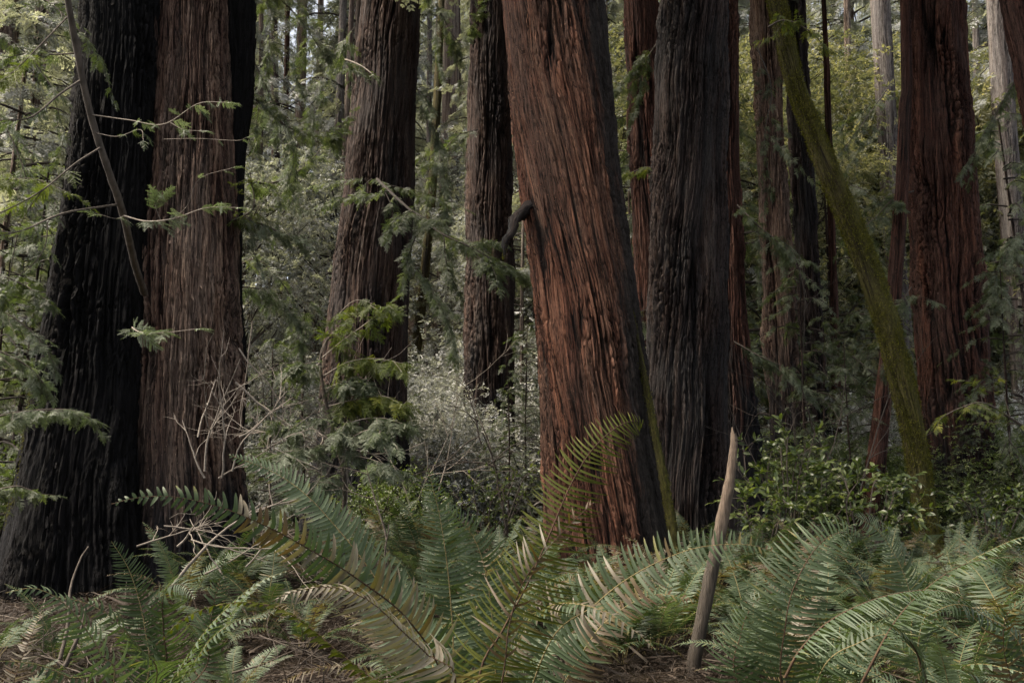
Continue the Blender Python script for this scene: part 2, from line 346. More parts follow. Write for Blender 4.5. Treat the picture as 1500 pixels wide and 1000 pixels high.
# ------------------------------------------------------------------ trunks
def trunk_geo(path, height, seed, nu=300, dz=0.03, spiral=0.0, plate=0.17, a_plate=0.05, a_flute=0.05, flare=0.35, base_z=None, maskf=None, strips=120, twist_top=None, fine=1.0, lobes=6, rough=1.0):
    """path: rows (centre xyz, radius) from bottom up; grows on to `height` above the last row"""
    P = np.asarray(path, float)
    z0 = P[0, 2] if base_z is None else base_z
    # extend downwards into the ground and upwards past the frame
    d = P[0] - P[1]; k = (z0 - 0.25 - P[0, 2]) / d[2] if d[2] else 0
    rows = list(P)
    if P[0, 2] > z0 - 0.2: rows = [np.r_[P[0, :3] + d[:3] * k, P[0, 3] * 1.04]] + rows
    u = P[-1, :3] - P[-2, :3]; u = u / max(u[2], .1)
    rtop = P[-1, 3]; ztop = P[-1, 2]
    hs = [h for h in (2.5, 6, 12, 20, 30, 40) if ztop + h < height] 
    lean = u.copy()
    for h in hs:
        c = P[-1, :3] + np.array([lean[0] * h * .8, lean[1] * h * .8, h])
        rows.append(np.r_[c, rtop * max(0.12, 1 - h / (height - ztop + 2) * .85)])
    rows = np.array(rows)
    zz = rows[:, 2]
    zs = np.arange(zz[0], ztop + 0.2, dz)
    zs = np.r_[zs, np.arange(zs[-1] + 0.3, zz[-1], 0.35)]
    # smooth interpolation
    cx = np.interp(zs, zz, rows[:, 0]); cy = np.interp(zs, zz, rows[:, 1]); rr = np.interp(zs, zz, rows[:, 3])
    ker = np.hanning(int(0.9 / dz) | 1); ker /= ker.sum(); pad = len(ker) // 2
    sm = lambda a: np.convolve(np.r_[np.full(pad, a[0]) + (np.arange(-pad, 0) * (a[1] - a[0])), a, np.full(pad, a[-1])], ker, 'valid')
    cx, cy, rr = sm(cx), sm(cy), sm(rr)
    th = np.linspace(0, 2 * math.pi, nu + 1) + math.pi / 2      # seam on the far side
    TH, Z = np.meshgrid(th - math.pi / 2, zs)
    r0 = float(np.interp(z0 + 1.5, zs, rr)); C = 2 * math.pi * r0
    U = TH / (2 * math.pi)
    W = U + spiral * (Z - z0) / C
    hz = np.maximum(Z - z0, 0)
    # domain warp so the plates weave
    W2 = W + (0.05 / C) * 1.15 * perlin(W * max(4, round(C / .5)), Z / 1.3, max(4, round(C / .5)), seed + 5) + (0.012 / C) * perlin(W * max(6, round(C / .16)), Z / .45, max(6, round(C / .16)), seed + 35)
    n1 = max(5, round(C / plate)); n2 = max(9, round(C / (plate * .36))); n3 = max(16, round(C / (plate * .13)))
    p1 = perlin(W2 * n1, Z / 4.0, n1, seed); ridge1 = 1 - np.abs(p1) * 1.6
    p2 = perlin(W2 * n2, Z / 1.7, n2, seed + 1); ridge2 = 1 - np.abs(p2) * 1.6
    p3 = perlin(W2 * n3, Z / 0.65, n3, seed + 2)
    p4 = perlin(W2 * n3 * 2, Z / 0.26, n3 * 2, seed + 3)
    groove1 = np.clip(ridge1, 0, 1) ** 7; groove2 = np.clip(ridge2, 0, 1) ** 6
    gm = np.clip(.62 + 1.5 * perlin(W2 * 7, Z / 2.2 + 23, 7, seed + 31), .12, 1.4)
    hgt = 0.74 - 0.85 * groove1 * np.clip(gm + .25, .3, 1.25) - 0.50 * groove2 * gm + rough * (0.26 * p3 + 0.16 * p4) + 0.28 * p1 * p2 + 0.22 * perlin(W2 * n1, Z / 2.6 + 40, n1, seed + 12)
    # broken plate ends
    pb = perlin(W2 * n2, Z / 0.22, n2, seed + 9); brk = np.clip(1 - np.abs(pb) * 3.0, 0, 1) ** 3 * (ridge2 < .6)
    p5 = perlin(W2 * n2, Z / .16 + 7, n2, seed + 21); flake = np.floor(3.5 * (perlin(W2 * n2 + .3 * p5, Z / 1.0, n2, seed + 22) + .3 * p1)) / 3.5
    hgt = hgt - 0.5 * brk * gm + (rough - .6) * .16 * flake
    amp = 0.95 + 1.3 * perlin(W * 5, Z / 1.5 + 11, 5, seed + 14)
    gk = np.random.default_rng(seed + 15)
    scar = np.zeros_like(Z)
    for q in range(int(5 + 26 * min(1, plate / .2))):
        uu = gk.random(); zq = z0 + gk.uniform(.2, max(2.0, ztop - z0)); su, sz = gk.uniform(.012, .055), gk.uniform(.05, .45)
        du = (W - uu + .5) % 1 - .5
        scar += gk.choice([-1, -1, .6]) * gk.uniform(.4, 1.0) * np.exp(-(du * C / su) ** 2 - ((Z - zq) / sz) ** 2)
    hgt = hgt + .75 * scar
    disp = a_plate * 1.15 * np.clip(amp, .45, 1.9) * (hgt - 0.6) * fine
    nl = lobes
    fl = perlin(W * nl, Z / 5.0, nl, seed + 4)
    disp = disp + a_flute * fl * (0.7 + 1.8 * np.exp(-hz / 1.3)) * (r0 / .8)
    nb = max(3, nl - 1)
    fb = perlin(W * nb, Z * 0 + 3.3, nb, seed + 6)
    rad = rr[:, None] * (1 + flare * np.exp(-hz / 0.75) * (0.65 + 1.1 * fb)) + disp
    X = cx[:, None] + np.cos(TH + math.pi / 2) * rad; Y = cy[:, None] + np.sin(TH + math.pi / 2) * rad
    v = np.stack([X, Y, Z], -1)
    nr, nc = X.shape
    i = np.arange(nr - 1)[:, None] * nc; j = np.arange(nc - 1)[None]
    f = np.stack([i + j, i + j + 1, i + nc + j + 1, i + nc + j], -1)
    mask = np.zeros_like(X) if maskf is None else maskf(X, Y, Z, hz, TH)
    bk = np.stack([W2 * C, Z, np.clip(hgt, 0, 1)], -1)
    g = Geo(); g.add(v, f, mask.ravel(), 0, bk.reshape(-1, 3))
    # loose bark slivers standing off the surface
    gr = np.random.default_rng(seed + 77)
    if strips:
        zi_max = int(np.searchsorted(zs, min(ztop, zs[-1]))) - 2
        n_seg = 6
        for q in range(strips):
            L = gr.uniform(.10, .6) * (1 + .8 * (gr.random() < .2)); wdt = gr.uniform(.006, .03)
            j0 = gr.integers(int(nu * .05), int(nu * .95)); rows_n = max(int(L / dz), n_seg)
            i0 = gr.integers(2, max(3, zi_max - rows_n - 1))
            ii = np.linspace(i0, i0 + rows_n, n_seg + 1).astype(int); ii = np.minimum(ii, nr - 2)
            dj = -spiral * (zs[ii] - zs[i0]) / C * nu + gr.normal(0, .6) * np.linspace(0, 1, n_seg + 1) * 2
            jj = np.clip((j0 + dj).astype(int), 1, nc - 3)
            base = v[ii, jj]; out = unit(np.stack([base[:, 0] - cx[ii], base[:, 1] - cy[ii], 0 * cx[ii]], -1)); side = np.stack([-out[:, 1], out[:, 0], 0 * cx[ii]], -1)
            t = np.linspace(0, 1, n_seg + 1)
            e1, e2 = gr.uniform(0, .045, 2) * (gr.random(2) < .6)
            off = 0.003 + e1 * np.clip(1 - t * 2.2, 0, 1) ** 2 * 1.3 + e2 * np.clip(t * 2.2 - 1.2, 0, 1) ** 2 * 1.3
            wv = wdt * (0.25 + np.sin(t * math.pi) ** .7)
            c = base + out * off[:, None] + side * (gr.normal(0, .012) * t)[:, None]
            vv = np.concatenate([c - side * wv[:, None] / 2, c + side * wv[:, None] / 2])
            k = np.arange(n_seg); m = n_seg + 1
            ff = np.stack([k, k + m, k + m + 1, k + 1], -1)
            hb = gr.uniform(.25, 1.0); b0 = bk[ii, jj].copy(); b0[:, 2] = hb
            g.add(vv, ff, mask[ii, jj].mean() * np.ones(len(vv)), 0, np.concatenate([b0, b0 + [wdt, 0, 0]]))
    return g

def px_path(rows, Y, Ytop=None):
    """rows of (py, xleft, xright) top-down in the photo -> bottom-up (x,y,z,r)"""
    out = []
    rows = sorted(rows, key=lambda q: -q[0])
    for k, (py, xl, xr) in enumerate(rows):
        yy = Y if Ytop is None else Y + (Ytop - Y) * k / (len(rows) - 1)
        c = at((xl + xr) / 2, py, yy)
        r = (xr - xl) / 2 / FPX * yy / (math.cos(PITCH) - math.sin(PITCH) * (500 - py) / FPX) 
        out.append(np.r_[c, r])
    return np.array(out)

# ------------------------------------------------------------------ foliage templates
def feather(n=16, ln=0.16, wn=0.03, sweep=0.6, droop=0.1, gr=None):
    """flat needled twig, unit length along +X"""
    gr = gr or np.random.default_rng(1)
    v, f = [], []
    def quad(a): f.append([len(v) + q for q in range(4)]); v.extend(a)
    quad([(0, -.006, 0), (.5, -.005, -droop * .25), (.5, .005, -droop * .25), (0, .006, 0)])
    quad([(.5, -.005, -droop * .25), (1, -.002, -droop), (1, .002, -droop), (.5, .005, -droop * .25)])
    for i in range(n):
        t = (i + .5) / n
        for s in (-1, 1):
            tt = t + gr.normal(0, .2) / n
            l = ln * (0.35 + 0.65 * math.sin(math.pi * min(1, .18 + .75 * t))) * gr.uniform(.8, 1.15)
            a = sweep * gr.uniform(.8, 1.2) + .5 * max(0, t - .7)
            dx, dy = math.sin(a), s * math.cos(a)
            z0 = -droop * tt * tt; dz = gr.normal(-.05, .25) * l
            px, py = -dy * wn / 2, dx * wn / 2
            quad([(tt, 0, z0), (tt + dx * l * .45 + px, dy * l * .45 + py, z0 + dz * .4 + .01), (tt + dx * l, dy * l, z0 + dz), (tt + dx * l * .45 - px, dy * l * .45 - py, z0 + dz * .4)])
    # tip needle
    return np.array(v, float), np.array(f, int)

def make_spray(n_side, fe, side_len, gr, droop=.25):
    """flat branchlet, unit length along +X, of a leading feather and side feathers"""
    g = Geo()
    P, D, L = [], [], []
    P.append([.35, 0, -.04]); D.append([1, 0, -.25]); L.append(.65)
    for i in range(n_side):
        t = .08 + .82 * i / n_side
        for s in (-1, 1):
            if gr.random() < .12: continue
            t2 = t + gr.uniform(-.03, .03)
            a = gr.uniform(.75, 1.1)
            P.append([t2, 0, -droop * t2 * t2 * .5]); D.append([math.cos(a), s * math.sin(a), gr.normal(-.18, .14)])
            L.append(side_len * (1.05 - .65 * t) * gr.uniform(.75, 1.2))
    P, D, L = np.array(P), np.array(D), np.array(L)
    up = np.array([0, 0, 1.]) + gr.normal(0, .18, D.shape)
    stamp(g, fe[0], fe[1], basis(D, up), P, L, .5)
    x = np.linspace(0, 1, 6); c = np.c_[x, 0 * x, -droop * x * x * .5]
    tube(g, c, .008 * (1.1 - x), 3)
    return np.concatenate(g.v), np.concatenate(g.f)

gT = np.random.default_rng(3)
FE_NEAR = [feather(24, .17, .040, .55, .12, gT) for _ in range(3)]
FE_MID = [feather(11, .24, .062, .6, .14, gT) for _ in range(3)]
FE_FAR = [feather(6, .34, .115, .65, .16, gT) for _ in range(3)]
SP_NEAR = [make_spray(7, FE_NEAR[k % 3], .42, gT) for k in range(4)]
SP_MID = [make_spray(5, FE_MID[k % 3], .46, gT) for k in range(4)]
SP_FAR = [make_spray(4, FE_FAR[k % 3], .5, gT) for k in range(4)]

def oval(n=1):
    """small pointed oval leaf, unit length along +X with a folded midrib"""
    x = np.array([0, .22, .5, .78, 1.0]); w = np.array([.02, .17, .22, .15, .01]); z = np.array([0, .02, .0, -.06, -.16])
    v = np.concatenate([np.c_[x, -w, z + .05 * w * 4], np.c_[x, 0 * x, z], np.c_[x, w, z + .05 * w * 4]])
    f = []
    for r in (0, 5):
        for k in range(4): f.append([r + k, r + k + 1, r + 6 + k, r + 5 + k])
    return v, np.array(f)
OVAL = oval()
OVALQ = (np.array([(0, 0, 0), (.5, -.24, .03), (1, 0, -.08), (.5, .24, .03)], float), np.array([[0, 1, 2, 3]]))
def leafy_twig(n, gr, size=.3, tpl=OVALQ):
    g = Geo(); P, D = [], []
    for i in range(n):
        t = .1 + .9 * i / n; s = 1 if i % 2 else -1
        a = gr.uniform(.5, 1.2)
        P.append([t, 0, -.1 * t * t]); D.append([math.cos(a), s * math.sin(a), gr.normal(-.1, .35)])
    stamp(g, tpl[0], tpl[1], basis(np.array(D), np.array([0, 0, 1.]) + gr.normal(0, .45, (n, 3))), np.array(P), size * gr.uniform(.7, 1.2, n), .5)
    return np.concatenate(g.v), np.concatenate(g.f)
LT = [leafy_twig(9, gT) for _ in range(4)]

# ------------------------------------------------------------------ branches carrying sprays
def leafy_branch(wood, leaf, pts, r0, r1, n_tw, tw_len, tpls, gr, spread=1.0, droop=.35, start=.2, tint=(.2, .9), n=14, lift=0.0):
    c = spline(pts, n)
    x = np.linspace(0, 1, n)
    tube(wood, c, r0 + (r1 - r0) * x, 5)
    T = unit(np.gradient(c, axis=0))
    for q in range(len(tpls)):
        k = n_tw // len(tpls) + (1 if q < n_tw % len(tpls) else 0)
        if k == 0: continue
        t = start + (1 - start) * gr.random(k) ** .9
        fi = t * (n - 1); i = np.minimum(fi.astype(int), n - 2); fr = (fi - i)[:, None]
        P = c[i] * (1 - fr) + c[i + 1] * fr; D0 = T[i]
        up = np.array([0, 0, 1.])
        side = unit(np.cross(D0, up)) * np.where(gr.random(k) < .5, -1, 1)[:, None]
        a = gr.uniform(.4, 1.25, k)[:, None]
        D = D0 * np.cos(a) + side * np.sin(a) * spread
        D[:, 2] += gr.normal(-droop + lift, .2, k)
        L = tw_len * (1.1 - .55 * t) * gr.uniform(.6, 1.25, k)
        stamp(leaf, tpls[q][0], tpls[q][1], basis(D, up + gr.normal(0, .5, (k, 3))), P, L, gr.uniform(tint[0], tint[1], k))
    # the leading shoot
    stamp(leaf, tpls[0][0], tpls[0][1], basis(T[-1:], np.array([[0, 0, 1.]])), c[-1:], tw_len * .7, np.mean(tint))

def conifer(seed, height, h0, L0, n_br, tw, tpls, droop=.5, tw_len=.9, shape=1.0, tint=(.1, .9), top=.82):
    """wood + leaf Geo of a crown standing on the origin, from height h0 up to height"""
    gr = np.random.default_rng(seed); w, lf = Geo(), Geo()
    for b in range(n_br):
        f = (b + gr.random()) / n_br
        z = h0 + (height - h0) * f
        L = L0 * (1 - f * top) ** shape * gr.uniform(.55, 1.2)
        az = gr.random() * 2 * math.pi
        d = np.array([math.cos(az), math.sin(az), 0])
        p0 = np.array([0, 0, z]); rise = gr.uniform(-.05, .2)
        pts = [p0, p0 + d * L * .4 + [0, 0, L * (rise * .5)], p0 + d * L * .75 + [0, 0, L * (rise * .4 - droop * .25)], p0 + d * L + gr.normal(0, .1, 3) * L + [0, 0, L * (rise * .2 - droop * .6)]]
        leafy_branch(w, lf, pts, .035 * (L / 3) + .01, .006, tw, tw_len, tpls, gr, 1.0, .35, .18, tint, 8)
    return w, lf

def broadleaf(seed, height, h0, rad, n_cl, per, lt_len=.7, tint=(.1, .95)):
    gr = np.random.default_rng(seed); w, lf = Geo(), Geo()
    for b in range(n_cl):
        f = gr.random()
        z = h0 + (height - h0) * f
        az = gr.random() * 2 * math.pi; rr = rad * math.sqrt(gr.random()) * (1.05 - .6 * abs(f - .4))
        c = np.array([math.cos(az) * rr, math.sin(az) * rr, z])
        root = np.array([c[0] * .05, c[1] * .05, max(h0 * .6, z - rr * .8 - .5)])
        mid = (root + c) / 2 + gr.normal(0, .25, 3)
        tube(w, spline([root, mid, c], 7), np.linspace(.05, .008, 7), 4)
        k = per
        P = c + gr.normal(0, 1, (k, 3)) * [.55, .55, .32]
        D = unit(P - c) * .8 + gr.normal(0, .5, (k, 3)); D[:, 2] -= .15
        for q in range(4):
            sl = slice(q, None, 4)
            stamp(lf, LT[q][0], LT[q][1], basis(D[sl], np.array([0, 0, 1.]) + gr.normal(0, .4, D[sl].shape)), P[sl], lt_len * gr.uniform(.6, 1.2, len(P[sl])), gr.uniform(tint[0], tint[1], len(P[sl])))
    return w, lf

def crown(w, lf, parent, mats, name='crown'):
    g = Geo()
    for src, m in ((w, 0), (lf, 1)):
        if src.n:
            g.add(np.concatenate(src.v), np.concatenate(src.f), np.concatenate(src.t), m, np.concatenate(src.b))
    return g.build(name, mats, parent, False)

#==TREES==
# ------------------------------------------------------------------ the big redwoods
CROWN_MESH = []
for sd in (11, 12):
    w, lf = conifer(sd, 19, 0, 4.2, 70, 8, SP_FAR, .45, 1.1, .8)
    o = crown(w, lf, None, [M['limb'], M['far_needle']])
    CROWN_MESH.append(o.data); bpy.data.objects.remove(o)

def high_crown(root, geo_path, zc, k):
    """foliage head of a tall redwood, well above the frame"""
    P = np.asarray(geo_path); u = P[-1] - P[-2]; u = u / max(u[2], .1); h = zc - P[-1, 2]
    o = bpy.data.objects.new('crown', CROWN_MESH[k % 2]); COL.objects.link(o); o.parent = root
    b = np.array(root.location)
    o.location = [float(q) for q in (P[-1, 0] + u[0] * h * .8 - b[0], P[-1, 1] + u[1] * h * .8 - b[1], zc - b[2])]
    o.rotation_euler = (0, 0, k * 1.7)

def redwood(label, rows, Y, mat, seed, height=30, zc=None, nu=300, dz=.03, group=None, cat='redwood', name='redwood_tree', Ytop=None, crown_k=None, **kw):
    P = px_path(rows, Y, Ytop)
    b = P[0]; base = np.array([b[0], b[1], gz(b[0], b[1])])
    root = thing(name, label, cat, base, group)
    g = trunk_geo(P, height, seed, nu, dz, base_z=base[2], **kw)
    g.build('trunk', M[mat], root)
    if zc: high_crown(root, P[:, :3], zc, seed if crown_k is None else crown_k)
    return root, P

# fairy ring on the left: three fused stems, one of them charred
def dark_low(X, Y, Z, hz, TH): return np.clip(1.0 - hz / 2.5, 0, 1)  # bark darker towards the foot of the trunk
T1rows = [(0, 236, 332), (120, 228, 334), (250, 216, 340), (400, 200, 345), (520, 195, 350), (700, 190, 352), (860, 176, 368)]
T1, P1 = redwood('broad furrowed grey-brown redwood with a charred black stem fused to one side', T1rows, 8.9, 'greybrown', 101, 28, 10, 420, .02,
                 plate=.15, a_plate=.055, a_flute=.05, flare=.12, maskf=dark_low, strips=620, rough=2.1)
def add_stem(root, name, rows, Y, mat, seed, label=None, **kw):
    P = px_path(rows, Y)
    g = trunk_geo(P, kw.pop('height', 24), seed, kw.pop('nu', 300), kw.pop('dz', .025), base_z=root.location[2], **kw)
    o = g.build(name, M[mat], root)
    if label: o['label'] = label
    return o
def moss_left(X, Y, Z, hz, TH): 
    return np.clip(.9 - np.abs(TH - math.pi * .5) * 2.0, 0, 1) * np.clip(1.3 - hz / 2.2, 0, 1)
add_stem(T1, 'charred_stem', [(0, 118, 242), (120, 116, 236), (250, 106, 232), (400, 88, 222), (560, 66, 215), (700, 40, 215), (860, 4, 230)], 8.6, 'char', 111,
         'fire blackened stem with a blue-black sheen', plate=.13, a_plate=.055, a_flute=.19, flare=.05, strips=300, lobes=7, rough=1.7, nu=380, dz=.02)
add_stem(T1, 'dark_stem', [(0, 312, 372), (130, 310, 372), (250, 304, 356), (400, 296, 352), (520, 292, 357), (700, 286, 352), (860, 276, 356)], 9.2, 'char', 121,
         'narrow dark stem in the shade', plate=.14, a_plate=.06, a_flute=.05, flare=.2, strips=160, maskf=lambda X, Y, Z, hz, TH: 0.55 - .3 * np.sin(Z * .9 + 2))
add_stem(T1, 'burnt_stem', [(0, 160, 236), (250, 158, 240), (500, 150, 232), (860, 130, 240)], 8.62, 'brown', 131,
         'burnt stem with patches of brown bark', plate=.17, a_plate=.06, a_flute=.07, flare=.15, strips=120, maskf=lambda X, Y, Z, hz, TH: 0.52 + .3 * np.sin(Z * .7 + 1.4))

T2, P2 = redwood('brown redwood tapering upward, a leafy bough reaching out of its trunk', [(0, 532, 616), (150, 517, 609), (250, 507, 606), (400, 488, 600), (500, 477, 596), (600, 470, 593), (740, 452, 594)], 15, 'brown', 102, 32, 14, 340, .03,
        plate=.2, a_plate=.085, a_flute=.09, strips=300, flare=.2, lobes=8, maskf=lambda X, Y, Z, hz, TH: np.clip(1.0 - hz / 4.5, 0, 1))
T3, P3 = redwood('straight narrow redwood with deep parallel furrows', [(0, 689, 750), (150, 687, 749), (300, 686, 749), (500, 682, 752), (620, 680, 753), (730, 676, 758)], 19, 'brown', 103, 34, 16, 260, .04,
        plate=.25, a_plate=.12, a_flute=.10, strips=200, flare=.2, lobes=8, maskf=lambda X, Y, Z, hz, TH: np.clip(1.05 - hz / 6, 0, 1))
def shade_right(X, Y, Z, hz, TH): return np.clip(np.cos(TH - math.pi * 1.5) * 1.1 + .02 + .12 * np.sin(Z * 1.1), 0, 1)  # paints the shade on the trunk's right side as dark grey bark
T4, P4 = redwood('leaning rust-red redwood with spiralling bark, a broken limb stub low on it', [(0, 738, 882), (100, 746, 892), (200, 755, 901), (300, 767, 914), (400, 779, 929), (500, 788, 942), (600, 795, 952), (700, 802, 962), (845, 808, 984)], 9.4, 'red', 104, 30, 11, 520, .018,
        spiral=.09, plate=.19, a_plate=.058, a_flute=.045, flare=.10, strips=700, maskf=shade_right, rough=1.35)
# mossy root running down its shaded side
g = Geo()
c = spline([at(918, 420, 9.1), at(938, 520, 9.0), at(957, 620, 8.95), at(974, 710, 8.9), at(990, 800, 8.9), at(1000, 850, 8.9)], 60)
tube(g, c, np.linspace(.020, .066, 60), 14, wob=.12, tint=.6)
o = g.build('mossy_root', M['moss'], T4); o['label'] = 'moss covered root running down the shaded side'
g = Geo()
tube(g, spline([at(785, 296, 9.3), at(766, 312, 9.1), at(754, 322, 8.95), at(749, 342, 8.85), at(741, 352, 8.8), at(738, 378, 8.8)], 24), np.interp(np.linspace(0, 1, 24), [0, .12, .3, .7, .9, 1], [.13, .085, .062, .045, .03, .008]), 10, wob=.16, tint=.6)
o = g.build('limb_stub', M['dark'], T4); o['label'] = 'broken dark limb stub with a little moss'

T5, P5 = redwood('grey-barked upright redwood standing just behind the leaning red one', [(0, 968, 1062), (150, 962, 1063), (300, 955, 1063), (450, 949, 1063), (600, 948, 1064), (700, 950, 1066), (800, 948, 1070)], 11.8, 'dark', 105, 32, 13, 420, .022,
        plate=.17, a_plate=.07, a_flute=.06, flare=.12, strips=420, spiral=-.05, rough=1.5)
T5b, _ = redwood('dark slim redwood half hidden by the grey-barked upright one', [(0, 1040, 1080), (250, 1042, 1082), (450, 1046, 1092), (600, 1052, 1106), (700, 1056, 1116), (820, 1060, 1134)], 14.5, 'deepred', 106, 30, 14, 240, .035,
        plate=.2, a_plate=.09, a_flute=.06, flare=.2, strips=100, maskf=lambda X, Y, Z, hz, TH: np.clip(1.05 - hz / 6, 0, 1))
T4b, _ = redwood('red-brown redwood showing in the narrow gap beside the leaning red one', [(0, 914, 962), (200, 922, 968), (400, 930, 975), (720, 936, 990)], 17, 'deepred', 107, 32, 15, 240, .04, plate=.24, a_plate=.11, a_flute=.09, strips=100)
T6, P6 = redwood('furrowed redwood, thicker of the close pair behind the leafy shrub', [(0, 1102, 1141), (200, 1110, 1146), (400, 1117, 1158), (600, 1128, 1176), (740, 1132, 1190)], 18, 'greybrown', 108, 34, 15, 280, .035,
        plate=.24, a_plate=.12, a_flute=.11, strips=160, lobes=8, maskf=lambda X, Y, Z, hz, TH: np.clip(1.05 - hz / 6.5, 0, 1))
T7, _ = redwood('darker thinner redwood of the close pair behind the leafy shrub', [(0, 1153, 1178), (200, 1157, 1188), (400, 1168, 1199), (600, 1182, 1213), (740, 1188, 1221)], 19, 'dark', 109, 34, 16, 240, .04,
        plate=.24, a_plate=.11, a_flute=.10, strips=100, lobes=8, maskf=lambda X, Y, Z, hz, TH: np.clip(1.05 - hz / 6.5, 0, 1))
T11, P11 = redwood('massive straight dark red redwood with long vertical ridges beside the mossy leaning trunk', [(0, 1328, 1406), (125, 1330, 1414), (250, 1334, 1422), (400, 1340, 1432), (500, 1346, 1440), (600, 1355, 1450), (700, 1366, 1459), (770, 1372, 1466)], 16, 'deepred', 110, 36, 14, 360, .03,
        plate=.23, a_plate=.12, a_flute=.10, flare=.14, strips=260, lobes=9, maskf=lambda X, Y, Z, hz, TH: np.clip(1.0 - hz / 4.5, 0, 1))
g = Geo()
tube(g, spline([at(1431, 640, 15.5), at(1436, 540, 15.6), at(1438, 470, 15.7), at(1438, 418, 15.75)], 30), np.r_[np.linspace(.17, .12, 28), .07, .02], 12, wob=.09, tint=.3)
o = g.build('bark_slab', M['deepred'], T11); o['label'] = 'broken slab of bark standing off the trunk'
T13, _ = redwood('leaning dark redwood crossing the top corner past the massive dark red redwood', [(-60, 1455, 1500), (0, 1469, 1514), (60, 1480, 1526), (120, 1492, 1540), (300, 1528, 1580), (700, 1600, 1660)], 13, 'deepred', 112, 22, 12, 200, .04, plate=.2, a_plate=.07, a_flute=.05, strips=60)

# unseen redwoods added round the photographer to block sky light and dim the front
for k, (x, y, r, lab) in enumerate(((-6.5, -5, .9, 'unseen redwood added for shade behind the photographer toward the charred cluster'), (5.5, -8, 1.1, 'broad unseen redwood added for shade behind the photographer toward the stake'), (-1.5, -13, .9, 'unseen redwood added for shade straight behind the photographer'), (10.5, 3, .8, 'unseen redwood added for shade beside the photographer on the fern side'), (-10, -9, .9, 'unseen redwood added for shade far behind the photographer, outermost toward the charred cluster'), (13.5, -3, .9, 'outermost unseen redwood added for shade behind the photographer on the fern side'))):
    z = gz(x, y); root = thing('redwood_tree', lab, 'redwood', (x, y, z))
    path = np.array([[x, y, z - .3, r], [x, y, z + 3, r * .9], [x, y, z + 6, r * .82], [x, y, z + 9, r * .76]])
    trunk_geo(path, 30, 500 + k, 90, .15, base_z=z, strips=0, flare=.2).build('trunk', M['brown'], root)
    high_crown(root, path[:, :3], z + 9, k)

# mossy leaning trunk (broadleaf tree)
PM = px_path([(-40, 1110, 1150), (15, 1124, 1158), (120, 1146, 1180), (250, 1192, 1234), (330, 1226, 1269), (400, 1252, 1297), (480, 1280, 1325), (560, 1300, 1344), (640, 1320, 1360), (710, 1330, 1369), (800, 1340, 1384)], 10.8)
PM[:, 3] *= .76
b = PM[0]; TM = thing('mossy_tree', 'curving trunk wrapped in olive green moss leaning over the shrubs', 'mossy tree', (b[0], b[1], gz(b[0], b[1])))
g = trunk_geo(PM, 10, 201, 200, .015, base_z=TM.location[2], plate=.12, a_plate=.010, a_flute=.020, flare=.2, strips=0, fine=1.6,
              maskf=lambda X, Y, Z, hz, TH: .72 + .2 * np.cos(TH * 1.0 + 1.0))
g.build('trunk', M['moss'], TM)
# moss tufts, patchy, so the outline is fuzzy
M['mosstuft'] = leaf_mat('moss_tufts', [(0, (.034, .034, .007)), (.5, (.090, .092, .015)), (1, (.17, .165, .03))], .9, .25, (1.3, 1.3, .5), .1)
BL = (np.array([(0, -.09, 0), (.55, -.08, .05), (1, 0, -.12), (.55, .08, .05)], float), np.array([[0, 1, 2, 3]]))
def tufts(parent, V, axis, n, lo, hi, seed, zmax=9):
    gr = np.random.default_rng(seed); tf = Geo()
    sel = gr.choice(len(V), n); p = V[sel]
    pat = np.sin(p[:, 0] * 23 + 2 * np.sin(p[:, 2] * 3.1)) + np.sin(p[:, 2] * 6.3 + p[:, 0] * 9) + gr.normal(0, .8, n)
    p = p[(p[:, 2] < zmax) & (pat > -.25)]
    cx = np.interp(p[:, 2], axis[:, 2], axis[:, 0]); cy = np.interp(p[:, 2], axis[:, 2], axis[:, 1])
    out = unit(np.c_[p[:, 0] - cx, p[:, 1] - cy, gr.normal(.1, .35, len(p))])
    D = unit(out * .8 + gr.normal(0, .55, out.shape) + [0, 0, -.25])
    stamp(tf, BL[0], BL[1], basis(D, gr.normal(0, 1, D.shape)), p - out * .006, gr.uniform(lo, hi, len(p)), gr.random(len(p)))
    tf.build('moss', M['mosstuft'], parent, False)
tufts(TM, g.v[0], PM, 70000, .02, .055, 5)
for ch in T4.children:
    if ch.name.split('.')[0] in ('mossy_root', 'limb_stub'):
        V = np.array([v.co[:] for v in ch.data.vertices]) + np.array(T4.location); o_ = np.argsort(V[:, 2]); ax = V[o_].reshape(-1, 14 if ch.name.startswith('mossy') else 10, 3).mean(1)
        d = np.random.default_rng(8); k = d.integers(len(V), size=9000); q = d.integers(len(V), size=9000)
        W_ = V[k] + (V[np.minimum(k + 14, len(V) - 1)] - V[k]) * d.random((9000, 1)) * .9
        k2 = 9000 if ch.name.startswith('mossy') else 1500
        tufts(ch, W_[:k2], ax, k2, .012, .034, 6)

for ch in T1.children:
    if ch.name.startswith('charred_stem'):
        V = np.array([v.co[:] for v in ch.data.vertices]) + np.array(T1.location); a_ = px_path([(0, 118, 242), (400, 88, 222), (860, 4, 230)], 8.6)
        cx = np.interp(V[:, 2], a_[:, 2], a_[:, 0]); rr = np.interp(V[:, 2], a_[:, 2], a_[:, 3])
        V = V[(V[:, 2] < 2.3) & (V[:, 2] > .1) & (V[:, 0] < cx - rr * .62) & (np.sin(V[:, 2] * 2.3 + V[:, 1] * 5) > -.3)]
        tufts(ch, V, a_, 9000, .012, .04, 7)

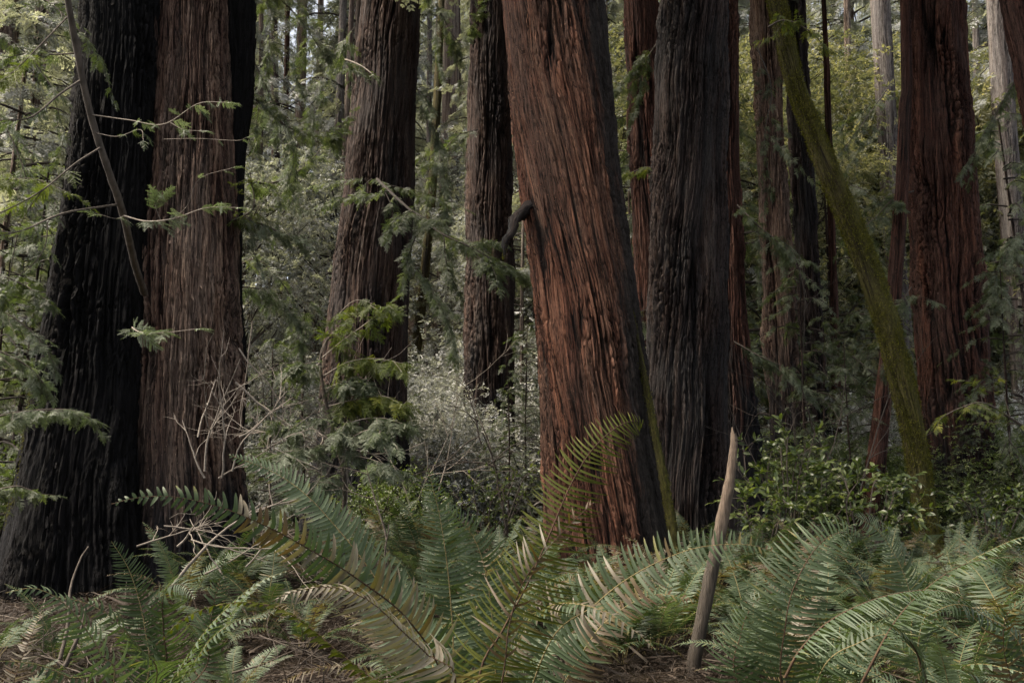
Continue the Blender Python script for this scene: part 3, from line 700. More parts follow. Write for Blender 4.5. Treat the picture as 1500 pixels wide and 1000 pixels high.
# thin dark slanting trunk and a slim upright one
def slim(label, rows, Y, mat, seed, name='slim_tree', cat='slim tree', **kw):
    return redwood(label, rows, Y, mat, seed, kw.pop('height', 14), None, 90, .05, name=name, cat=cat, plate=.08, a_plate=.02, a_flute=.02, flare=.1, strips=30, **kw)
slim('thin dark trunk slanting up behind the mossy leaning one', [(150, 1318, 1334), (250, 1314, 1331), (450, 1298, 1319), (600, 1280, 1304), (730, 1262, 1292)], 14.5, 'deepred', 301)
slim('slim reddish sapling trunk between the close redwood pair and the mossy trunk', [(120, 1207, 1216), (300, 1212, 1222), (450, 1217, 1228), (600, 1219, 1232), (740, 1219, 1234)], 19, 'deepred', 302)
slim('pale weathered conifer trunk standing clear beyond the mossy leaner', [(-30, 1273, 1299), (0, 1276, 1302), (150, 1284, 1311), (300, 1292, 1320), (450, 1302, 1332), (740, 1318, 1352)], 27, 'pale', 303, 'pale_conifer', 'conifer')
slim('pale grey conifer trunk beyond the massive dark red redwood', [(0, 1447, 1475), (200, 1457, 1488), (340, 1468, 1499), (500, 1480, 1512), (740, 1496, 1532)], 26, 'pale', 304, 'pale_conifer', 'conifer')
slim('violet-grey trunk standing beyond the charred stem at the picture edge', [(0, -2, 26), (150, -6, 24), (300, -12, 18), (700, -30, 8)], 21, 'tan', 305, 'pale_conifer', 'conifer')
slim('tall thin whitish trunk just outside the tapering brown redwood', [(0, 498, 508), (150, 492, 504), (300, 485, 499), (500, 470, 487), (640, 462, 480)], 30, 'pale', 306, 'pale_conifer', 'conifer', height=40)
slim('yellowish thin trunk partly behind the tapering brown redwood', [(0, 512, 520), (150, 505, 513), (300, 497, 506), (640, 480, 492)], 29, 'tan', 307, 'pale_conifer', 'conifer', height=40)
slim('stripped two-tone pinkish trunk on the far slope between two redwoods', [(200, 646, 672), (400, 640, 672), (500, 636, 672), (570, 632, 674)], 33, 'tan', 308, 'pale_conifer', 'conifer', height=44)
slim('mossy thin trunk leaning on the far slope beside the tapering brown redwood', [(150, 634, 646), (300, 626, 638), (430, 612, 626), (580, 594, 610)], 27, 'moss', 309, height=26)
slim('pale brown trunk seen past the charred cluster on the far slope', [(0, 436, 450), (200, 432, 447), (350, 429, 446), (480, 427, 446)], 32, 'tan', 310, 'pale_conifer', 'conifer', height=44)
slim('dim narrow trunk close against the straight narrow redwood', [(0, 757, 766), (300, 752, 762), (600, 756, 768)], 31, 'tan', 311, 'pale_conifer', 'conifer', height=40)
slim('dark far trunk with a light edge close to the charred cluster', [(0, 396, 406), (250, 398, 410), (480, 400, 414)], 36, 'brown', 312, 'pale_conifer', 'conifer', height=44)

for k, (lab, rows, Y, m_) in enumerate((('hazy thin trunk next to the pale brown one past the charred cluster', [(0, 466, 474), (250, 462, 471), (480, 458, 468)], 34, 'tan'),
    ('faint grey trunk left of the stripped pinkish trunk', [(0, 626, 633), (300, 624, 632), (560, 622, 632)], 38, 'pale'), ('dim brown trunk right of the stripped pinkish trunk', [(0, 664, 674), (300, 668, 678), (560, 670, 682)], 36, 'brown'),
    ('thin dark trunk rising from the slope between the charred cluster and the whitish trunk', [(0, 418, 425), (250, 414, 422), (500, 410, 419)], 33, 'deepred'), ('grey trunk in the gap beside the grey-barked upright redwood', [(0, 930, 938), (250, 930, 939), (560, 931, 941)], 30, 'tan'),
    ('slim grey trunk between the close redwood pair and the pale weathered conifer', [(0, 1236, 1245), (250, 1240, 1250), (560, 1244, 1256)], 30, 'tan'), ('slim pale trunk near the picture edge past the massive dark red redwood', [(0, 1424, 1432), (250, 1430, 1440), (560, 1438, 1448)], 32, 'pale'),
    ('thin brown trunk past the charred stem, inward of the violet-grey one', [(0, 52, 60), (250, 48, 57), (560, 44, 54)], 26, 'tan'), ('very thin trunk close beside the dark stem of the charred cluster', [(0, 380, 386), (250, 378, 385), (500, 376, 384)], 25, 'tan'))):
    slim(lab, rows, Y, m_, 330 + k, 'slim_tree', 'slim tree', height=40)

# wooden stake
g = Geo()
c = spline([at(1012, 1010, 5.0), at(1018, 960, 5.0), at(1034, 880, 5.0), at(1050, 800, 5.0), at(1062, 740, 5.0), at(1071, 690, 5.0), at(1075, 655, 5.0), at(1075, 637, 5.0)], 90)
k = len(c); rad = np.interp(np.linspace(0, 1, k), [0, .2, .45, .6, .64, .68, .85, 1], [.041, .041, .038, .034, .035, .029, .024, .018])
th = np.arange(18) / 18 * 2 * math.pi
tube(g, c, rad, 18)
V = g.v[0].reshape(k, 18, 3); cen = c[:, None, :]
nz = perlin(np.broadcast_to(th[None] / (2 * math.pi) * 9, (k, 18)), np.broadcast_to(np.linspace(0, 7, k)[:, None], (k, 18)), 9, 55) + .5 * perlin(np.broadcast_to(th[None] / (2 * math.pi) * 5, (k, 18)), np.broadcast_to(np.linspace(0, 30, k)[:, None], (k, 18)), 5, 56)
V[:] = cen + (V - cen) * (1 + .17 * nz)[..., None]
V[-1] += np.c_[np.zeros((18, 2)), .035 * np.cos(th * 1 + 1.2) + .018 * np.sin(th * 4)]
# close the broken top with a small cone of quads
tip = np.r_[V[-1], np.repeat(c[-1:] - [0, 0, .02], 18, 0) + .3 * (V[-1] - c[-1])]
g.v[0] = V.reshape(-1, 3)
j = np.arange(18); g.add(tip, np.stack([j, (j + 1) % 18, 18 + (j + 1) % 18, 18 + j], -1))
q = tip[18:]; g.add(q, np.array([[0, 1, 16, 17], [1, 2, 15, 16], [2, 3, 14, 15], [3, 4, 13, 14], [4, 5, 12, 13], [5, 6, 11, 12], [6, 7, 10, 11], [7, 8, 9, 10]]))
n = NT('stake_wood')
tc = n.n('ShaderNodeTexCoord').outputs['Object']; sep = n.n('ShaderNodeSeparateXYZ'); n.l(tc, sep.inputs[0])
f1 = n.noise(n.scaled(tc, (22, 22, 2.2)), 2.2, 6, .65, .4); f2 = n.noise(n.scaled(tc, (60, 60, 5)), 2.0, 4, .7)
cc = n.ramp(n.math('ADD', n.math('MULTIPLY', f1, .6), n.math('MULTIPLY', f2, .4)), [(.3, (.032, .023, .017)), (.48, (.12, .086, .062)), (.72, (.235, .178, .13))])
height_tone = n.ramp(n.math('ADD', n.math('MULTIPLY', sep.outputs[2], .8), n.math('MULTIPLY', n.math('SUBTRACT', f1, .5), .5)), [(.5, 0.0), (.85, 1.0)])  # stake colour darkens towards its lower end
cc = n.mix(height_tone, n.mix(.75, cc, (.020, .018, .014)), cc)
bs = n.n('ShaderNodeBsdfPrincipled'); n.l(cc, bs.inputs['Base Color']); bs.inputs['Roughness'].default_value = .8
bp = n.n('ShaderNodeBump'); bp.inputs['Strength'].default_value = .8; bp.inputs['Distance'].default_value = .02; n.l(n.math('ADD', f1, f2), bp.inputs['Height']); n.l(bp.outputs[0], bs.inputs['Normal']); n.l(bs.outputs[0], n.out.inputs[0])
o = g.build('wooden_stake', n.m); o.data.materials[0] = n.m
tag(o, 'weathered bare wooden stake leaning out of the fern bed', 'stake')

# ------------------------------------------------------------------ light
def build_light(sky=.05, sun=1.5, el=58, az=-98, expo=2.75, angle=28, sat=.35):
    w = bpy.data.worlds.new('World'); S.world = w; w.use_nodes = True
    nt = w.node_tree; bg = nt.nodes['Background']
    st = nt.nodes.new('ShaderNodeTexSky'); st.sky_type = 'NISHITA'; st.sun_disc = False
    st.sun_elevation = R(el); st.sun_rotation = R(az); st.air_density = 0.8; st.dust_density = 4.0; st.ozone_density = 0.3
    hs = nt.nodes.new('ShaderNodeHueSaturation'); hs.inputs['Saturation'].default_value = sat; nt.links.new(st.outputs[0], hs.inputs['Color']); nt.links.new(hs.outputs[0], bg.inputs[0]); bg.inputs[1].default_value = sky
    L = bpy.data.lights.new('sun', 'SUN'); L.energy = sun; L.angle = R(angle); L.color = (1, .86, .66)
    o = bpy.data.objects.new('sun', L); COL.objects.link(o)
    d = Vector((math.sin(R(az)) * math.cos(R(el)), math.cos(R(az)) * math.cos(R(el)), math.sin(R(el))))
    o.rotation_euler = d.to_track_quat('Z', 'Y').to_euler(); o.location = d * 80
    S.view_settings.view_transform = 'Standard'; S.view_settings.look = 'None'; S.view_settings.gamma = 1; S.view_settings.use_curve_mapping = False
    S.view_settings.exposure = expo
build_light()
HZ = 0
if HZ:
    g = Geo(); x, y0, y1, z0, z1 = 155, -75, 175, -1.2, 75
    v = np.array([(-x, y0, z0), (x, y0, z0), (x, y1, z0), (-x, y1, z0), (-x, y0, z1), (x, y0, z1), (x, y1, z1), (-x, y1, z1)])
    g.add(v, [[3, 2, 1, 0], [4, 5, 6, 7], [0, 1, 5, 4], [1, 2, 6, 5], [2, 3, 7, 6], [3, 0, 4, 7]])
    n = NT('haze_air'); pv = n.n('ShaderNodeVolumePrincipled'); pv.inputs['Color'].default_value = (.93, .95, 1, 1); pv.inputs['Density'].default_value = HZ; pv.inputs['Anisotropy'].default_value = 0.2
    n.l(pv.outputs[0], n.out.inputs['Volume'])
    o = g.build('haze', n.m, None, False); o['kind'] = 'stuff'
c = S.cycles
c.max_bounces = 6; c.diffuse_bounces = 3; c.glossy_bounces = 2; c.transmission_bounces = 3; c.transparent_max_bounces = 4; c.volume_bounces = 1
c.use_denoising = True
# ------------------------------------------------------------------ trees, saplings and shrubs behind the redwoods
def proto_tree(name, label, cat, group, wl, mats, height, rbase, bark, seed):
    root = thing(name, label, cat, (0, 0, 0), group)
    if rbase:
        g = trunk_geo(np.array([[0, 0, -.3, rbase], [0, 0, 2, rbase * .9], [.1, .05, height * .5, rbase * .62], [0, .1, height, .015]]), height, seed, 40, .22, plate=.12, a_plate=.03, a_flute=.02, flare=.15, strips=0, base_z=0)
        g.build('trunk', M[bark], root)
    crown(wl[0], wl[1], root, mats, 'crown' if rbase else 'foliage')
    return root

PROTO = {
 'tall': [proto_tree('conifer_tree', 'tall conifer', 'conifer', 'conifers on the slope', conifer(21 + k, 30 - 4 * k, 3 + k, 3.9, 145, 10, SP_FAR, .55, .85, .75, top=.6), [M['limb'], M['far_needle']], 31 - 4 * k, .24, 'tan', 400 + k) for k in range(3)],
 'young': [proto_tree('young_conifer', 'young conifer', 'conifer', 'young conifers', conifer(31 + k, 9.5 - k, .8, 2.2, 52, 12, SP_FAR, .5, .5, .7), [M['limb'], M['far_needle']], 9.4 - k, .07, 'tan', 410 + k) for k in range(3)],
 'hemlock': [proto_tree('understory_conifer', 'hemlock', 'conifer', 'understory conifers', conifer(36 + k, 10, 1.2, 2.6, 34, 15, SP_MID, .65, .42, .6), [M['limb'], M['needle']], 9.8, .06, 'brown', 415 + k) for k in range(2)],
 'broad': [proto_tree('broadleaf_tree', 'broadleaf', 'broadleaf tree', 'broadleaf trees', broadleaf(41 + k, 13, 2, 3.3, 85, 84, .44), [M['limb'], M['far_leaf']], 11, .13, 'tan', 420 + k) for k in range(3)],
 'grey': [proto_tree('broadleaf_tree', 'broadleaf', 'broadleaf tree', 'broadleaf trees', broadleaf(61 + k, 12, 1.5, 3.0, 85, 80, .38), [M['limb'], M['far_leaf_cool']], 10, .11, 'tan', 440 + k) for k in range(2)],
 'shrub': [proto_tree('pale_shrub', 'shrub', 'shrub', 'pale shrubs', broadleaf(51 + k, 2.3, .3, 1.4, 38, 84, .24), [M['twig'], M['leaf_sheen']], 2, 0, 'tan', 430 + k) for k in range(2)],
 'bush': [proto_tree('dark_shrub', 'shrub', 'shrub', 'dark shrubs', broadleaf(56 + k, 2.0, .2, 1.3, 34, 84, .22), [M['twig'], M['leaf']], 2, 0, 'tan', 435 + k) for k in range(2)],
}
ALLP = [r for v in PROTO.values() for r in v]

# where the gaps between the big trunks lie in the photo, for describing what stands in them
GAPS = [(-9999, 90, 'out past the charred stem'), (90, 360, 'behind the charred redwood cluster'), (360, 480, 'between charred cluster and tapering redwood'), (480, 600, 'behind the tapering brown redwood'), (600, 684, 'between tapering and narrow redwoods'),
        (684, 770, 'about the straight narrow redwood'), (770, 930, 'behind the leaning red redwood'), (930, 1070, 'behind the grey-barked upright redwood'), (1070, 1190, 'about the close redwood pair'), (1190, 1320, 'left of the massive dark redwood'), (1320, 1440, 'behind the massive dark redwood'), (1440, 9999, 'out past the massive dark redwood')]
ORD = ['closest', 'second closest', 'third closest', 'fourth closest', 'fifth closest', 'sixth closest', 'seventh closest', 'eighth closest', 'ninth closest', 'tenth closest', 'eleventh closest', 'twelfth closest', 'thirteenth closest', 'fourteenth closest', 'fifteenth closest', 'sixteenth closest', 'seventeenth closest', 'eighteenth closest', 'nineteenth closest', 'twentieth closest']
LOOK = {'tall': 'tall conifer with haze-paled needles', 'young': 'young ground-sweeping conifer', 'hemlock': 'drooping understory conifer', 'broad': 'yellow-green broadleaf tree', 'grey': 'broadleaf tree with haze-greyed leaves', 'shrub': 'shrub with sheen-paled leaves', 'bush': 'dark leaved shrub'}
PLACED = []
def put(kind, x, y, scale=1.0, k=None, dz=0.0):
    if kind == 'broad' and to_px((x, y, 2))[0] < 900:
        kind = 'grey' if rng.random() < .4 else 'young'
        if kind == 'young': scale *= 1.4
    k = rng.integers(len(PROTO[kind])) if k is None else k
    r = dup(PROTO[kind][k], (x, y, gz(x, y) - .05 + dz), rng.random() * 6.28, scale * rng.uniform(.9, 1.1), tilt=tuple(rng.normal(0, .03, 2)))
    PLACED.append((kind, r))
def put_px(kind, px, Y, scale=1.0, k=None):
    p = at(px, 674, Y); put(kind, p[0], Y, scale, k)

# far rows closing the view up the slope
for Y, n_, kinds in ((34, 12, ('tall', 'broad')), (41, 14, ('tall', 'tall', 'broad')), (50, 17, ('tall', 'tall', 'broad')), (62, 20, ('tall',)), (78, 24, ('tall',)), (90, 26, ('tall',))):
    half = Y * .72
    for i in range(n_):
        x = -half + 2 * half * (i + rng.uniform(.15, .85)) / n_
        y = Y + rng.uniform(-3.5, 3.5)
        px = to_px((x, y, 2))[0]
        if Y < 46 and (585 < px < 692 or 372 < px < 462): continue
        kd = kinds[rng.integers(len(kinds))]
        if px > 1080 and rng.random() < (.65 if Y < 45 else .2): kd = 'broad'
        big = 1.25 if px > 1000 and Y > 40 else 1
        put(kd, x, y, rng.uniform(.9, 1.25) * (1.3 if kd == 'broad' and Y > 45 else 1) * big)
# middle distance, placed by the gap they fill
for px, Y, s in ((700, 33, .9), (770, 34, 1.0), (740, 26, .7), (930, 29, .9), (20, 27, .9), (70, 30, 1.0), (-40, 25, .8)):
    put_px('grey', px, Y, s)
for px, Y, kd, s in ((-40, 13, 'young', 1.0), (20, 15, 'young', 1.1), (75, 19, 'young', 1.2), (-10, 22, 'tall', .75), (60, 26, 'tall', .8), (130, 23, 'young', 1.3), (-90, 17, 'broad', .9), (10, 11.5, 'hemlock', .55),
                     (370, 24, 'tall', .7), (480, 25, 'broad', .9), (350, 19, 'broad', .8),
                     (700, 28, 'tall', .8), (765, 23, 'young', 1.2), (768, 29, 'broad', 1.0),
                     (935, 22, 'young', 1.2), (925, 26, 'broad', 1.1), (900, 32, 'tall', .9), (950, 31, 'tall', .8), (940, 19, 'hemlock', 1.0),
                     (1085, 19, 'hemlock', 1.1), (1080, 24, 'young', 1.3), (1110, 21.5, 'hemlock', 1.1), (1150, 28, 'broad', 1.1), (1180, 15.5, 'hemlock', .5),
                     (1230, 22, 'hemlock', 1.0), (1255, 32, 'broad', 1.1), (1215, 31, 'tall', .8), (1310, 31, 'broad', 1.3), (1240, 36, 'broad', 1.4), (1200, 24, 'broad', .9),
                     (1440, 30, 'broad', 1.3), (1520, 22, 'hemlock', 1.1), (1500, 33, 'broad', 1.3), (1550, 28, 'tall', .9)):
    put_px(kd, px, Y, s)
for px, Y, kd, s in ((745, 13.5, 'hemlock', .3), (770, 16, 'hemlock', .45), (450, 13.5, 'hemlock', .4), (400, 12, 'hemlock', .35), (1090, 16.5, 'hemlock', .4), (1200, 16.5, 'hemlock', .42), (1250, 14.5, 'hemlock', .4), (1300, 17, 'hemlock', .6), (1480, 14, 'hemlock', .5), (1440, 14.5, 'hemlock', .3), (940, 15, 'hemlock', .4), (20, 12.5, 'hemlock', .5), (60, 14, 'hemlock', .7), (-30, 10, 'hemlock', .45),
                     (1400, 45, 'tall', 1.2), (1520, 42, 'tall', 1.2), (1200, 56, 'tall', 1.3), (1100, 48, 'tall', 1.3), (1440, 38, 'broad', 1.5), (1260, 40, 'broad', 1.6)):
    put_px(kd, px, Y, s)
# shrub layer
for px, Y, kd, s in ((630, 16.5, 'shrub', .9), (665, 17.5, 'shrub', .9), (600, 17, 'shrub', .8), (650, 21, 'shrub', 1.2), (620, 17.5, 'shrub', 1.0), (590, 19, 'shrub', 1.0), (655, 19.5, 'shrub', 1.1), (770, 21, 'shrub', 1.2), (605, 22, 'shrub', 1.1), (710, 23, 'shrub', 1.8), (370, 21, 'shrub', 1.5), (770, 24, 'shrub', 1.9), (560, 12.5, 'bush', .5), 
                     (410, 17, 'shrub', .8), (380, 19, 'shrub', 1.0), (440, 20, 'shrub', 1.0), (20, 16, 'shrub', .9), (40, 19, 'shrub', 1.1), (-30, 14, 'shrub', .8), (0, 11, 'bush', .6),
                     (1150, 15.5, 'bush', .7), (1240, 16, 'bush', .8), (1300, 15, 'bush', .7), (1290, 19, 'shrub', 1.0), (1460, 16, 'bush', .9), (1490, 18.5, 'shrub', 1.1), (1475, 22, 'shrub', 1.1), (1510, 14, 'bush', .7), (925, 20, 'shrub', .8)):
    put_px(kd, px, Y, s)
for i in range(30):
    Y = rng.uniform(22, 40); put_px('shrub' if rng.random() < .5 else 'bush', rng.uniform(-100, 1600), Y, rng.uniform(.4, .8))

for r in ALLP:
    for ch in list(r.children): bpy.data.objects.remove(ch)
    bpy.data.objects.remove(r)
bpy.context.view_layer.update()
by = {}
for kind, r in PLACED:
    px = to_px(np.array(r.location) + [0, 0, 1.0])[0]
    gap = next(q[2] for q in GAPS if q[0] <= px < q[1])
    by.setdefault((kind, gap), []).append((r.location.y, r))
for (kind, gap), L in by.items():
    L.sort(key=lambda q: q[0])
    for i, (y, r) in enumerate(L):
        r['label'] = LOOK[kind] + ' ' + gap + ((', %s of %s' % (ORD[i], ['two', 'three', 'four', 'five', 'six', 'seven', 'eight', 'nine', 'ten', 'eleven', 'twelve', 'thirteen', 'fourteen', 'fifteen', 'sixteen', 'seventeen', 'eighteen', 'nineteen', 'twenty'][len(L) - 2])) if len(L) > 1 else '')
#==END3==
# ------------------------------------------------------------------ ferns
def frond_geo(blade, stalk, c, wmax, nrm, gr, n=40, t0=.16, droop=.25, sweep=.22, lift=.15, tint=None, r=.0035, miss=.03, sick=.15, curl=0.0, taper=.62, wscale=.62, mat_st=0, lf=1.0, rf=1.0):
    """c: midrib points; nrm: rough facing direction of the upper side (vector or per-point array)"""
    N = len(c)
    T = unit(np.gradient(c, axis=0)); nr = np.broadcast_to(np.asarray(nrm, float), T.shape)
    nr = unit(nr - (nr * T).sum(1, keepdims=True) * T); Sd = np.cross(T, nr)
    seg = np.r_[0, np.cumsum(np.linalg.norm(np.diff(c, axis=0), axis=1))]; Ltot = seg[-1]; u = seg / Ltot
    tube(stalk, c, r * (1.15 - .95 * u), 5, mat_st)
    tt = t0 + (1 - t0) * (np.arange(n) + .5) / n
    for s in (-1, 1):
        t = tt + gr.normal(0, .10, n) * (1 - t0) / n + (.3 * s) * (1 - t0) / n
        keep = (gr.random(n) > miss) & (t < .999)
        t = np.clip(t[keep], 0, .999); k = len(t)
        ip = lambda A: np.stack([np.interp(t, u, A[:, q]) for q in range(3)], -1)
        B, Tt, Nn, Ss = ip(c), unit(ip(T)), unit(ip(nr)), unit(ip(Sd))
        x = (t - t0) / (1 - t0)
        f = np.minimum(1, .62 + 2.2 * x) * np.maximum(0, 1 - x) ** taper
        f = f / f.max()
        l = wmax * np.maximum(f, .05) * gr.uniform(.9, 1.08, k) * np.where(gr.random(k) < .07, gr.uniform(.4, .85, k), 1) * (lf if s < 0 else rf)
        a = sweep + .55 * np.clip(x - .55, 0, 1) + gr.normal(0, .06, k)
        d = Ss * s * np.cos(a)[:, None] + Tt * np.sin(a)[:, None] + Nn * (lift + gr.normal(0, .07, k))[:, None]
        d = unit(d); nb = unit(Nn - (Nn * d).sum(1, keepdims=True) * d)
        tw = gr.normal(0, .12, k) + .12 * s                            # twist of each leaflet about itself
        wd0 = np.cross(nb, d); wd = wd0 * np.cos(tw)[:, None] + nb * np.sin(tw)[:, None]; nb = unit(np.cross(d, wd))
        wd = wd * np.sign((wd * Tt).sum(1, keepdims=True) + 1e-6)
        hw = .5 * wscale * Ltot * (1 - t0) / n * np.minimum(1, .45 + .8 * f)
        tv = np.full(k, .24) + gr.normal(0, .05, k) if tint is None else tint(t, s, k, gr)
        dr = droop * gr.uniform(.7, 1.35, k) + curl * gr.normal(0, 1, k) + 1.1 * np.clip(tv - .66, 0, .3) * gr.normal(0.5, 1.0, k)
        sv = np.array([0, .07, .25, .5, .75, .92, 1.0]); pw = np.array([.45, 1.0, .98, .88, .66, .34, .02]); pu = pw + np.array([0, .22, 0, 0, 0, 0, 0])
        P = B[:, None] + d[:, None] * (l[:, None, None] * sv[None, :, None]) - nb[:, None] * ((dr * l)[:, None, None] * (sv ** 2)[None, :, None]) + Tt[:, None] * ((sick * l)[:, None, None] * (sv ** 2)[None, :, None])
        wav = 1 + .08 * gr.normal(0, 1, (k, 7))
        lo = P - wd[:, None] * (hw[:, None] * pw * wav)[..., None] + nb[:, None] * (hw[:, None] * pw * .22)[..., None]
        hi = P + wd[:, None] * (hw[:, None] * pu * wav)[..., None] + nb[:, None] * (hw[:, None] * pw * .22)[..., None]
        V = np.concatenate([lo, P, hi], 1)                              # (k,21,3)
        F = []
        for b in (0, 7):
            for q in range(6): F.append([b + q, b + q + 1, b + 8 + q, b + 7 + q])
        F = np.array(F)[None] + (np.arange(k) * 21)[:, None, None]
        tip = np.concatenate([sv, sv, sv])[None] * np.where(gr.random((k, 1)) < .14, gr.uniform(.15, .42, (k, 1)), gr.uniform(-.03, .08, (k, 1))) * np.where(tv[:, None] < .5, 1, .3)
        blade.add(V.reshape(-1, 3), F.reshape(-1, 4), (tv[:, None] + tip).ravel(), 0)

def arc(L, e0, e1, az, gr, n=26, base=(0, 0, 0), side=.0, p=1.3):
    s = np.linspace(0, 1, n); e = e0 + (e1 - e0) * s ** p; a = az + side * s ** 2
    d = np.stack([np.cos(e) * np.cos(a), np.cos(e) * np.sin(a), np.sin(e)], -1)
    c = np.vstack([[0, 0, 0], np.cumsum(d[:-1] * L / (n - 1), axis=0)]) + np.array(base)
    nr = np.stack([-np.sin(e) * np.cos(a), -np.sin(e) * np.sin(a), np.cos(e)], -1)
    return c, nr

def tint_green(base=.22, dead_tip=0.0, patches=0):
    def fn(t, s, k, gr):
        v = np.full(k, base) + gr.normal(0, .045, k)
        for _ in range(patches):
            c0 = gr.uniform(.2, .95); w_ = gr.uniform(.02, .06); hit = (np.abs(t - c0) < w_) & (gr.random(k) < .7)
            v = np.where(hit, gr.uniform(.5, .9, k), v)
        if dead_tip: v = np.where(t > 1 - dead_tip, gr.uniform(.62, .9, k), v)
        return v
    return fn
def tint_dead(lo=.7, hi=1.0):
    return lambda t, s, k, gr: gr.uniform(lo, hi, k)
def tint_mix(segs, base=.24):
    """segs: (t0, t1, low tint, high tint, share)"""
    def fn(t, s, k, gr):
        v = np.full(k, base) + gr.normal(0, .05, k)
        for a, b, lo, hi, sh in segs:
            v = np.where((t >= a) & (t < b) & (gr.random(k) < sh), gr.uniform(lo, hi, k), v)
        return v
    return fn

# six clumps to copy
def proto_fern(seed, nf, L, mat):
    gr = np.random.default_rng(seed); root = thing('sword_fern', 'sword fern', 'fern', (0, 0, 0), 'sword ferns crowding the forest floor')
    for q in range(nf):
        az = 2 * math.pi * (q + gr.uniform(-.35, .35)) / nf * (1.618 if q % 2 else 1)
        inner = q % 3 == 0
        l = L * gr.uniform(.75, 1.15); e0 = R(gr.uniform(68, 86)) if inner else R(gr.uniform(42, 68)); e1 = R(gr.uniform(-15, 35)) if inner else R(gr.uniform(-55, -8))
        c, nr = arc(l, e0, e1, az, gr, base=(.05 * math.cos(az), .05 * math.sin(az), -.02), side=gr.normal(0, .35))
        g = Geo(); dead = gr.random() < .14
        frond_geo(g, g, c, l * gr.uniform(.115, .15), nr + gr.normal(0, .12, 3), gr, int(gr.uniform(34, 44)), .2, gr.uniform(.15, .45), tint=tint_dead(.66, .95) if dead else tint_green(gr.uniform(.12, .34), .1 if gr.random() < .2 else 0, 1 if gr.random() < .3 else 0), mat_st=0, curl=.25 if dead else .05, miss=.15 if dead else .03, r=.004 * l)
        # leaflets use slot 0, the stalk slot 1: the stalk was added first
        g.m[0][:] = 1
        g.build('frond', [mat, M['rachis_dark'] if dead else M['rachis']], root)
    return root
FERN = [proto_fern(601 + k, nf, L, M[m]) for k, (nf, L, m) in enumerate(((13, .95, 'fern'), (12, 1.1, 'fern'), (14, .85, 'fern_pale'), (11, 1.0, 'fern_pale'), (13, .9, 'fern'), (12, 1.05, 'fern')))]

LAND = [('the wooden stake', at(1040, 900, 5.0)), ('the mossy leaning trunk', PM[0][:3]), ('the massive dark red redwood', P11[0][:3]), ('the leaning red redwood', P4[0][:3]), ('the grey-barked upright redwood', P5[0][:3]), ('the charred redwood cluster', P1[0][:3]), ('the tapering brown redwood', P2[0][:3])]
spots = []
gF = np.random.default_rng(77)
trees_xy = [(q[1][0], q[1][1], .9) for q in LAND[1:]] + [(P1[0][0] - .9, 8.5, 1.2)]
def try_spot(x, y, sc, k=None, dmin=.46):
    if any((x - a) ** 2 + (y - b) ** 2 < (dmin * .78) ** 2 for a, b, *_ in spots): return False
    if any((x - a) ** 2 + (y - b) ** 2 < r_ * r_ for a, b, r_ in trees_xy): return False
    if y < 5.5 and abs(to_px((x, y, .3))[0] - 1025) < 95: return False
    spots.append((x, y, sc, gF.integers(len(FERN)) if k is None else k)); return True
for px_, y_, sc_ in ((40, 4.3, .62), (120, 5.2, .7), (330, 5.4, .62), (60, 3.6, .55), (15, 5.4, .7), (400, 6.2, .7), (455, 5.6, .6), (365, 4.5, .5)):
    spots.append(((px_ - 750) / FPX * y_, y_, sc_, int(gF.integers(6))))
for i in range(2200):
    y = gF.uniform(3.0, 11.5); px = gF.uniform(-60, 1600)
    x = (px - 750) / FPX * y
    dens = .95 if px > 560 else (.2 if y < 8 else .3)
    if 300 < px < 590 and y < 7: dens = .06
    if px < 300 and y < 8.5: dens = .045
    if y < 4.6: dens *= .16
    if y > 6.5 and px > 900: dens = 1
    if gF.random() > dens: continue
    try_spot(x, y, gF.uniform(.62, 1.0) * (0.82 if y < 4.5 else 1))
    if len(spots) > 150: break
ferns = []
for x, y, sc, k in spots:
    ferns.append((x, y, dup(FERN[k], (x, y, gz(x, y)), gF.random() * 6.28, sc, tilt=tuple(gF.normal(0, .08, 2)))))
for r in FERN:
    for ch in list(r.children): bpy.data.objects.remove(ch)
    bpy.data.objects.remove(r)
by = {}
for x, y, r in ferns:
    j = min(range(len(LAND)), key=lambda q: (LAND[q][1][0] - x) ** 2 + (LAND[q][1][1] - y) ** 2)
    d = math.hypot(LAND[j][1][0] - x, LAND[j][1][1] - y)
    by.setdefault((j, y < LAND[j][1][1]), []).append((d, r))
ONES = ['', 'first', 'second', 'third', 'fourth', 'fifth', 'sixth', 'seventh', 'eighth', 'ninth', 'tenth', 'eleventh', 'twelfth', 'thirteenth', 'fourteenth', 'fifteenth', 'sixteenth', 'seventeenth', 'eighteenth', 'nineteenth']
def nth(i):
    if i < 20: return ONES[i]
    t = {2: 'twent', 3: 'thirt', 4: 'fort', 5: 'fift', 6: 'sixt'}[i // 10]
    return t + ('ieth' if i % 10 == 0 else 'y-' + ONES[i % 10])
for (j, front), L in by.items():
    L.sort(key=lambda q: q[0])
    for i, (d, r) in enumerate(L):
        r['label'] = 'sword fern %s %s, %s nearest to it' % ('in front of' if front else 'beyond', LAND[j][0], nth(i + 1)) if i else 'sword fern %s %s, nearest to it' % ('in front of' if front else 'beyond', LAND[j][0])

